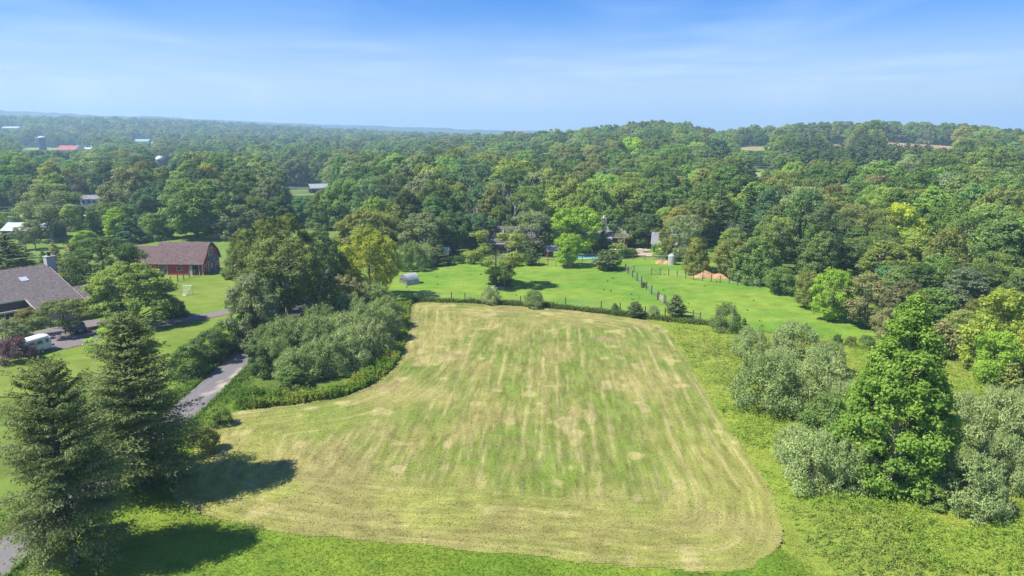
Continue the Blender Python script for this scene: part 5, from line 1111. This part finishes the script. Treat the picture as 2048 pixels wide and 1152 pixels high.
# ------------------------------------------------------------------ fences
def fence(name, label, pts, h=1.5, w=0.13, mat='dark_wood', wires=(0.35, 0.7, 1.05, 1.35), rails=(), thin=(), group=None, hs=None, mesh=False):
    P = [(*G(*q),) for q in pts]; x0, y0 = P[0]; root = empty(name, (x0, y0, tz(x0, y0)), 0, label, 'fence', group)
    base = tz(x0, y0)
    rel = [np.array([x - x0, y - y0, tz(x, y) - base]) for x, y in P]
    for i, p in enumerate(rel):
        hh = (hs[i] if hs else h) * (1 + 0.04 * math.sin(i * 2.3)); ww = 0.05 if i in thin else w; q = MB()
        q.bar(p + (0, 0, -0.3), p + (0.03 * math.sin(i * 3.1), 0.03 * math.cos(i * 1.7), hh), ww); q.build('post', M['wire' if i in thin else mat], root)
    if wires:
        q = MB()
        for a, b in zip(rel, rel[1:]):
            for z in wires: q.bar(a + (0, 0, z), b + (0, 0, z), 0.016)
            if mesh:
                n = max(2, int(np.linalg.norm(b - a) / 0.35))
                for k in range(1, n): c = a + (b - a) * k / n; q.bar(c + (0, 0, 0.03), c + (0, 0, wires[-1]), 0.010)
        q.build('wire', M['wire'], root)
    for i, (a, b) in enumerate(zip(rel, rel[1:])):
        for z in rails:
            q = MB(); q.bar(a + (0, 0, z), b + (0, 0, z + 0.02 * math.sin(i * 5)), 0.06, 0.13); q.build('rail', M[mat], root)
    return root, rel
fence('wire_fence', 'wire fence with dark posts along the far side of the mown field', [(825, 599), (849, 600), (878, 601), (903, 601), (930, 603), (956, 604), (990, 606), (1041, 608), (1085, 611), (1131, 612), (1165, 616), (1202, 620), (1240, 624), (1290, 630), (1330, 634)], 1.6, 0.14, thin=(1, 2, 5, 8, 10), mesh=True)
fence('corner_fence', 'short wooden rail fence with brace post at the right corner of the field', [(1362, 636), (1386, 638), (1400, 641)], 1.5, 0.16, mat='wood', wires=(0.3, 0.6), rails=(0.55, 1.1))
rt, rel = fence('diagonal_fence', 'post and wire fence running diagonally between the two paddocks', [(1250, 543), (1256, 547), (1265, 555), (1274, 562), (1283, 569), (1293, 579), (1303, 589), (1315, 600), (1318, 602)], 1.65, 0.17, mat='dark_wood', mesh=True)
fence('gate_posts', 'pair of weathered posts at the near end of the diagonal fence', [(1328, 607), (1331, 610)], 1.7, 0.17, mat='wood', wires=(0.5, 1.0))
gx0, gx1 = np.array(G(1318.5, 602.5)), np.array(G(1327.5, 606.5)); gt = empty('farm_gate', (*gx0, tz(*gx0)), line_rz(gx0, gx1), 'pale wooden gate in the diagonal fence', 'gate'); gl = np.linalg.norm(gx1 - gx0)
for z in (0.2, 0.5, 0.8, 1.1):
    q = MB(); q.box(0.05, gl - 0.05, -0.03, 0.03, z, z + 0.12); q.build('board', M['pale_wood'], gt)
q = MB(); q.bar((0.1, -0.06, 0.2), (gl - 0.1, -0.06, 1.2), 0.05, 0.1); q.box(0.05, 0.15, -0.09, -0.032, 0.1, 1.25); q.box(gl - 0.15, gl - 0.05, -0.09, -0.032, 0.1, 1.25); q.build('brace', M['pale_wood'], gt)
fence('back_fence', 'wire fence with thin posts along the back of the left paddock', [(1030, 531), (1045, 531), (1078, 533), (1096, 533), (1112, 534), (1130, 535), (1164, 535), (1182, 537), (1199, 538), (1233, 539), (1250, 541)], 1.5, 0.11, mesh=False)
rt, rel = fence('cross_fence', 'wire fence across the right paddock in front of the dirt heap', [(1252, 541), (1268, 545), (1303, 549), (1320, 550), (1337, 552), (1354, 554), (1371, 557), (1387, 559), (1405, 562), (1422, 564), (1440, 566), (1458, 568), (1475, 571), (1492, 572), (1520, 577)], 1.55, 0.12, mesh=True)
q = MB(); q.bar(rel[2] + (0, 0, 1.4), rel[3] + (0, 0, 0.1), 0.1); q.build('brace', M['wood'], rt); q = MB(); q.bar(rel[0] + (0, 0, 0.1), rel[1] + (0, 0, 1.4), 0.1); q.build('brace', M['wood'], rt)
fence('rail_fence', 'grey split rail fence behind the lone paddock tree', [(897, 521), (917, 520), (931, 519), (950, 519), (968, 519), (985, 519), (1004, 520), (1024, 520)], 1.2, 0.14, mat='wood', wires=(), rails=(0.35, 0.7, 1.05))
fence('yard_fence', 'rail fence along the pool yard behind the paddock', [(1075, 521), (1095, 522), (1115, 522), (1140, 522), (1165, 522), (1190, 521), (1215, 520), (1240, 520), (1265, 519), (1290, 519)], 1.15, 0.13, mat='wood', wires=(), rails=(0.4, 0.95))
fence('garden_fence', 'short rail fence in front of the grey garage bushes', [(1304, 518), (1316, 519), (1330, 520)], 1.2, 0.12, mat='pale_wood', wires=(), rails=(0.4, 0.95))
fence('barn_fence', 'wire fence with wooden posts in front of the red barn', [(342, 567), (356, 564), (368, 560), (379, 556), (390, 553), (400, 550)], 1.5, 0.15, mat='wood', mesh=False)

# ------------------------------------------------------------------ things on the farm
# hoop shelter
x, y = G(818, 567); hp = empty('hoop_shelter', (x, y, tz(x, y)), R(38), 'grey hoop shelter with a slatted end in the paddock', 'shelter')
q = MB(); n = 12; arc = [(1.55 * math.cos(math.pi * i / n), 2.05 * math.sin(math.pi * i / n)) for i in range(n + 1)]; ia = [(a * 0.975, b * 0.98) for a, b in arc]
for i in range(n):
    a, b, c, d = arc[i], arc[i + 1], ia[i + 1], ia[i]; vs_ = [(-1.3, *a), (-1.3, *b), (-1.3, *c), (-1.3, *d), (1.5, *a), (1.5, *b), (1.5, *c), (1.5, *d)]; q.add(vs_, [(0, 1, 5, 4), (3, 2, 6, 7), (0, 1, 2, 3), (4, 5, 6, 7)])
q.build('cover', M['tarp'], hp)
for xx in (-1.32, 0.1, 1.52):
    q = MB(); q.tube([(xx, a * 1.01, b * 1.01) for a, b in arc], 0.045, 5); q.build('rib', M['wire'], hp)
for yy in (-1.2, -0.8, -0.4, 0, 0.4, 0.8, 1.2):
    hh = 2.0 * math.sqrt(1 - (yy / 1.55) ** 2); q = MB(); q.box(-1.38, -1.34, yy - 0.06, yy + 0.06, 0, hh); q.build('slat', M['pale_green'], hp)
q = MB(); q.box(-1.43, -1.385, -1.45, 1.45, 0.95, 1.05); q.build('crossbar', M['dark_wood'], hp)
# horse trailer
a, b = np.array(G(52, 716)), np.array(G(101, 701)); tr = empty('horse_trailer', (*a, 0.12), line_rz(a, b), 'white horse trailer with dark windows parked on the drive', 'trailer'); Lt = np.linalg.norm(b - a)
q = MB(); q.prism([(0.0, 0.45), (2.0, 0.45), (2.0, 1.9), (1.9, 2.2), (1.6, 2.36), (0.4, 2.36), (0.1, 2.2), (0.0, 1.9)], 'x', 0, Lt); bd = q.build('body', M['white'], tr)
q = MB(); q.prism([(0.06, 0.46), (1.94, 0.46), (1.94, 1.85), (1.5, 2.28), (0.5, 2.28), (0.06, 1.85)], 'x', Lt + 0.002, Lt + 0.35); q.build('nose', M['white'], tr)
for x0, x1, z0, z1 in ((Lt * 0.52, Lt * 0.72, 1.45, 1.85), (Lt * 0.87, Lt * 0.97, 1.5, 1.85), (Lt * 0.2, Lt * 0.4, 1.45, 1.85)): window(tr, x0, x1, z0, z1, 0.0, frame='grey_paint')
q = MB(); q.box(Lt * 0.8, Lt * 0.985, -0.03, -0.004, 0.55, 1.42); q.build('door', M['white'], tr); q = MB(); q.box(0.02, Lt * 0.98, -0.034, -0.031, 1.28, 1.34); q.build('stripe', M['grey_paint'], tr)
q = MB(); q.box(Lt * 0.42, Lt * 0.76, -0.22, -0.005, 0.72, 0.82); q.build('fender', M['white'], tr)
for xx in (Lt * 0.5, Lt * 0.67):
    for yy in (-0.02, 1.82):
        q = MB(); q.tube([(xx, yy - 0.1, 0.33), (xx, yy + 0.12, 0.33)], 0.33, 14); wl = q.build('wheel', M['black'], tr); q = MB(); q.tube([(xx, yy - 0.115, 0.33), (xx, yy - 0.101, 0.33)], 0.18, 10); q.build('rim', M['metal_roof'], wl)
q = MB(); q.bar((Lt + 0.3, 0.5, 0.5), (Lt + 1.4, 1.0, 0.5), 0.1); q.bar((Lt + 0.3, 1.5, 0.5), (Lt + 1.4, 1.0, 0.5), 0.1); q.bar((Lt + 1.3, 1.0, 0.0), (Lt + 1.3, 1.0, 0.6), 0.08); q.build('hitch', M['black'], tr)
# dark car
M['car_paint'] = simple('dark_blue_car_paint', (0.015, 0.019, 0.028), 0.22, noise=0.04, spec=0.6); M['tail'] = simple('red_lamp', (0.35, 0.02, 0.02), 0.3); M['silver_rim'] = simple('silver_rim', (0.45, 0.45, 0.46), 0.35, metal=0.6)
x, y = G(150, 664); cr = empty('parked_car', (x, y, 0.12), math.atan2(.6, -.8), 'dark blue car parked in front of the garage', 'car')
q = MB(); q.prism([(-2.2, 0.32), (2.15, 0.32), (2.25, 0.6), (2.2, 0.92), (1.2, 1.05), (-2.15, 1.08), (-2.28, 0.7)], 'y', -0.9, 0.9); q.build('body', M['car_paint'], cr)
q = MB(); q.prism([(-2.1, 1.081), (1.15, 1.052), (0.45, 1.6), (-1.5, 1.68), (-1.95, 1.58)], 'y', -0.74, 0.74); cb = q.build('cabin', M['glass'], cr)
q = MB(); q.prism([(0.5, 1.605), (-1.55, 1.685), (-1.98, 1.585), (-1.98, 1.62), (-1.5, 1.74), (0.42, 1.66)], 'y', -0.76, 0.76)
for xx in (-1.98, -0.9, 0.1):
    for yy in (-0.75, 0.75): q.bar((xx, yy, 1.08), (xx + 0.06, yy, 1.6), 0.1, 0.04)
q.build('roof', M['car_paint'], cr)
for yy in (-0.7, 0.7):
    q = MB(); q.box(-2.3, -2.22, yy - 0.14, yy + 0.14, 0.78, 1.02); q.build('taillight', M['tail'], cr)
q = MB(); q.box(-2.31, -2.24, -0.26, 0.26, 0.6, 0.73); q.build('number_plate', M['white'], cr)
q = MB(); q.box(-2.36, -2.16, -0.88, 0.88, 0.32, 0.5); q.build('bumper', M['black'], cr)
for xx in (-1.4, 1.4):
    for yy in (-0.88, 0.88):
        q = MB(); s_ = 1 if yy > 0 else -1; q.tube([(xx, yy - 0.12 * s_, 0.33), (xx, yy + 0.05 * s_, 0.33)], 0.34, 16); wl = q.build('wheel', M['black'], cr); q = MB(); q.tube([(xx, yy + 0.051 * s_, 0.33), (xx, yy + 0.065 * s_, 0.33)], 0.21, 12); q.build('rim', M['silver_rim'], wl)
# lacrosse goal on the lawn
x, y = G(376, 589); go_ = empty('lacrosse_goal', (x, y, tz(x, y)), R(-8), 'white lacrosse goal with a net on the lawn', 'goal')
q = MB(); q.tube([(-0.92, -0.1, 0), (-0.92, 0.1, 1.75), (0.92, 0.1, 1.75), (0.92, -0.1, 0)], 0.06, 6); q.build('frame', M['white'], go_)
q = MB(); q.tube([(-0.92, -0.1, 0.06), (-0.2, -1.2, 0.06), (0.2, -1.2, 0.06), (0.92, -0.1, 0.06)], 0.06, 6); q.build('ground_bar', M['white'], go_)
q = MB()
for i in range(11):
    u_ = -0.92 + 1.84 * i / 10; q.bar((u_, 0.1, 1.72), (u_ * 0.3, -1.15, 0.08), 0.014)
for j in range(1, 8):
    t_ = j / 8; q.bar((-0.92 * (1 - 0.7 * t_), 0.1 - 1.25 * t_, 1.72 - 1.64 * t_), (0.92 * (1 - 0.7 * t_), 0.1 - 1.25 * t_, 1.72 - 1.64 * t_), 0.014)
q.build('net', M['white'], go_)
# pool, umbrella, flagpole
M['water'] = simple('pool_water', (0.10, 0.52, 0.60), 0.12, noise=0.06, scale=0.6, spec=0.6); M['paving'] = simple('pale_paving', (0.42, 0.36, 0.30), 0.9, noise=0.12, scale=1)
x, y = G(1165, 515); pl_ = empty('swimming_pool', (x, y, tz(x, y)), 0, 'turquoise swimming pool behind the bright green paddock tree', 'pool')
q = MB(); q.box(-6.2, 6.2, -2.6, 4.6, -0.2, 0.10); q.build('deck', M['paving'], pl_); q = MB(); q.box(-3.6, 3.4, -1.4, 3.2, 0.0, 0.125); q.build('water', M['water'], pl_)
M['pink'] = simple('faded_pink_canvas', (0.60, 0.30, 0.27), 0.8, noise=0.08)
x, y = G(1231, 513); um = empty('patio_umbrella', (x, y, tz(x, y)), 0, 'faded pink patio umbrella beside the pool', 'umbrella')
q = MB(); q.tube([(0, 0, 0), (0, 0, 2.3)], 0.03, 6); q.build('pole', M['white'], um); q = MB(); q.tube([(0, 0, 1.9), (0, 0, 2.25), (0, 0, 2.4)], [1.5, 0.7, 0.05], 8); q.build('canopy', M['pink'], um)
x, y = G(1247, 518); fp = empty('flagpole', (x, y, tz(x, y)), 0, 'pale bare flagpole between the bushes by the pool', 'flagpole')
q = MB(); q.tube([(0, 0, 0), (0, 0, 4.6)], [0.09, 0.05], 8); q.build('pole', M['pale_wood'], fp); q = MB(); q.tube([(0, 0, 4.6), (0, 0, 4.75)], [0.09, 0.02], 8); q.build('finial', M['white'], fp)
# white tank and dirt heaps
x, y = G(1344, 529); wt = empty('white_tank', (x, y, tz(x, y)), 0, 'white round tank standing under the trees by the smaller dirt heap', 'tank')
q = MB(); q.tube([(0, 0, 0), (0, 0, 2.1), (0, 0, 2.4), (0, 0, 2.6)], [0.95, 0.95, 0.65, 0.25], 16); q.build('shell', M['grey_paint'], wt); q = MB(); q.tube([(0, 0, 2.6), (0, 0, 2.72)], 0.25, 8); q.build('lid', M['grey_paint'], wt)
for z in (0.6, 1.2, 1.8):
    q = MB(); q.tube([(0, 0, z), (0, 0, z + 0.08)], 0.98, 16); q.build('band', M['grey_paint'], wt)
def heap(name, px, py, w_, d_, h_, label, mat, seed, cat='heap'):
    x, y = G(px, py); n = 30; X, Y = np.meshgrid(np.linspace(-1, 1, n), np.linspace(-1, 1, n)); r_ = np.hypot(X, Y); Z = h_ * np.clip(np.maximum(1 - np.hypot(X + 0.35, Y) * 1.5, 0.75 * (1 - np.hypot(X - 0.3, Y + 0.1) * 1.35)), -0.12, 1) * (0.55 + 0.9 * fbm(X * 2.6 + seed, Y * 2.6, seed, 3)) + 0.25 * h_ * (fbm(X * 9, Y * 9, seed + 3, 2) - 0.5) * (r_ < 0.95)
    idx = np.arange(n * n).reshape(n, n); F = np.stack([idx[:-1, :-1], idx[:-1, 1:], idx[1:, 1:], idx[1:, :-1]], -1).reshape(-1, 4)
    o = link(name, npmesh(name, np.stack([X.ravel() * w_, Y.ravel() * d_, Z.ravel()], 1), F, M[mat], None, False), None, (x, y + d_ * 0.5, tz(x, y) - 0.05)); return tag(o, label, cat)
heap('dirt_heap', 1428, 556, 4.4, 2.4, 1.55, 'large heap of orange dirt at the edge of the right paddock', 'dirt', 3)
heap('dirt_heap', 1328, 528, 1.9, 1.6, 1.1, 'small heap of orange dirt beside the white tank', 'dirt', 8)
heap('stone_heap', 995, 577, 1.5, 1.0, 0.6, 'heap of pale stones at the foot of the lone paddock tree', 'stone', 12)
# wooden feeder under the bright green paddock tree
x, y = G(1137, 537); fd = empty('wooden_feeder', (x, y, tz(x, y)), R(4), 'dark wooden hay feeder under the bright green paddock tree', 'feeder')
for xx in (-1.1, 1.1):
    for yy in (-0.4, 0.4):
        q = MB(); q.bar((xx, yy, 0), (xx, yy, 1.3), 0.12); q.build('leg', M['dark_wood'], fd)
for z in (0.5, 0.9, 1.25):
    q = MB(); q.box(-1.2, 1.2, -0.5, -0.44, z, z + 0.1); q.build('rail', M['dark_wood'], fd)
q = MB(); q.box(-1.1, 1.1, -0.38, 0.38, 0.45, 0.5); q.build('tray', M['wood'], fd)
# orange chair shape beyond the spruce
M['orange'] = simple('orange_paint', (0.55, 0.10, 0.03), 0.6, noise=0.1)
x, y = G(312, 784); oc = empty('garden_chair', (x, y, tz(x, y)), R(30), 'orange red garden chair on the grass behind the tall spruce', 'chair')
for p_, q_ in (((-0.3, 0, 0), (-0.3, 0, 0.5)), ((0.3, 0, 0), (0.3, 0, 0.5)), ((-0.3, 0.6, 0), (-0.3, 0.5, 0.4)), ((0.3, 0.6, 0), (0.3, 0.5, 0.4))):
    q = MB(); q.bar(p_, q_, 0.07); q.build('leg', M['orange'], oc)
q = MB(); q.add([(-.34, 0, .42), (.34, 0, .42), (.34, .6, .32), (-.34, .6, .32), (-.34, 0, .47), (.34, 0, .47), (.34, .6, .37), (-.34, .6, .37)], [(0, 1, 2, 3), (4, 5, 6, 7), (0, 1, 5, 4), (1, 2, 6, 5), (2, 3, 7, 6), (3, 0, 4, 7)]); q.build('seat', M['orange'], oc)
for i in range(5):
    q = MB(); q.bar((-0.26 + 0.13 * i, 0.55, 0.35), (-0.32 + 0.16 * i, 0.95, 1.25), 0.10, 0.03); q.build('back_slat', M['orange'], oc)
# poles and power lines along the country road
PO = []
for i, (px, d, h) in enumerate([(42, 246, 9.5), (310, 262, 9.5), (560, 285, 9.5), (880, 300, 10), (-260, 236, 9.5)]):
    x, y = far_xy(px, d); z = tz(x, y); o = empty('utility_pole', (x, y, z), R(4), ['wooden utility pole beyond the meadow near the left edge', 'wooden utility pole among the trees beyond the barn', 'wooden utility pole behind the tall clump', 'wooden utility pole behind the houses', 'wooden utility pole off the left edge'][i], 'pole', 'utility poles along the country road')
    q = MB(); q.tube([(0, 0, -0.5), (0, 0, h)], [0.17, 0.11], 8); q.build('pole', M['wood'], o); q = MB(); q.box(-0.06, 0.06, -1.2, 1.2, h - 0.8, h - 0.66); q.build('crossarm', M['wood'], o); PO.append((x, y, z + h - 0.6))
PO.sort()
pw = empty('power_line', PO[0], 0, 'power lines strung between the poles beyond the meadow', 'power line')
for off in (-1.1, 0.0, 1.1):
    q = MB()
    for a, b in zip(PO, PO[1:]):
        a, b = np.array(a), np.array(b); pts = [a + (b - a) * t - np.array(PO[0]) + np.array([0, off, -1.6 * 4 * t * (1 - t)]) for t in np.linspace(0, 1, 9)]; q.tube(pts, 0.045, 4, False)
    q.build('wire', M['wire'], pw)
# ------------------------------------------------------------------ air
HAZE = 3.2e-4
def haze_box():
    m, nt = mat_new('haze'); o = NN(nt, 'ShaderNodeOutputMaterial'); v = NN(nt, 'ShaderNodeVolumePrincipled')
    v.inputs['Color'].default_value = (0.52, 0.76, 1.0, 1); v.inputs['Density'].default_value = HAZE; v.inputs['Anisotropy'].default_value = 0.15
    nt.links.new(v.outputs[0], o.inputs['Volume'])
    b = MB().box(-6300, 6300, -6300, 6300, -60, 178); h = b.build('haze', m); tag(h, kind='stuff'); return h

haze_box()
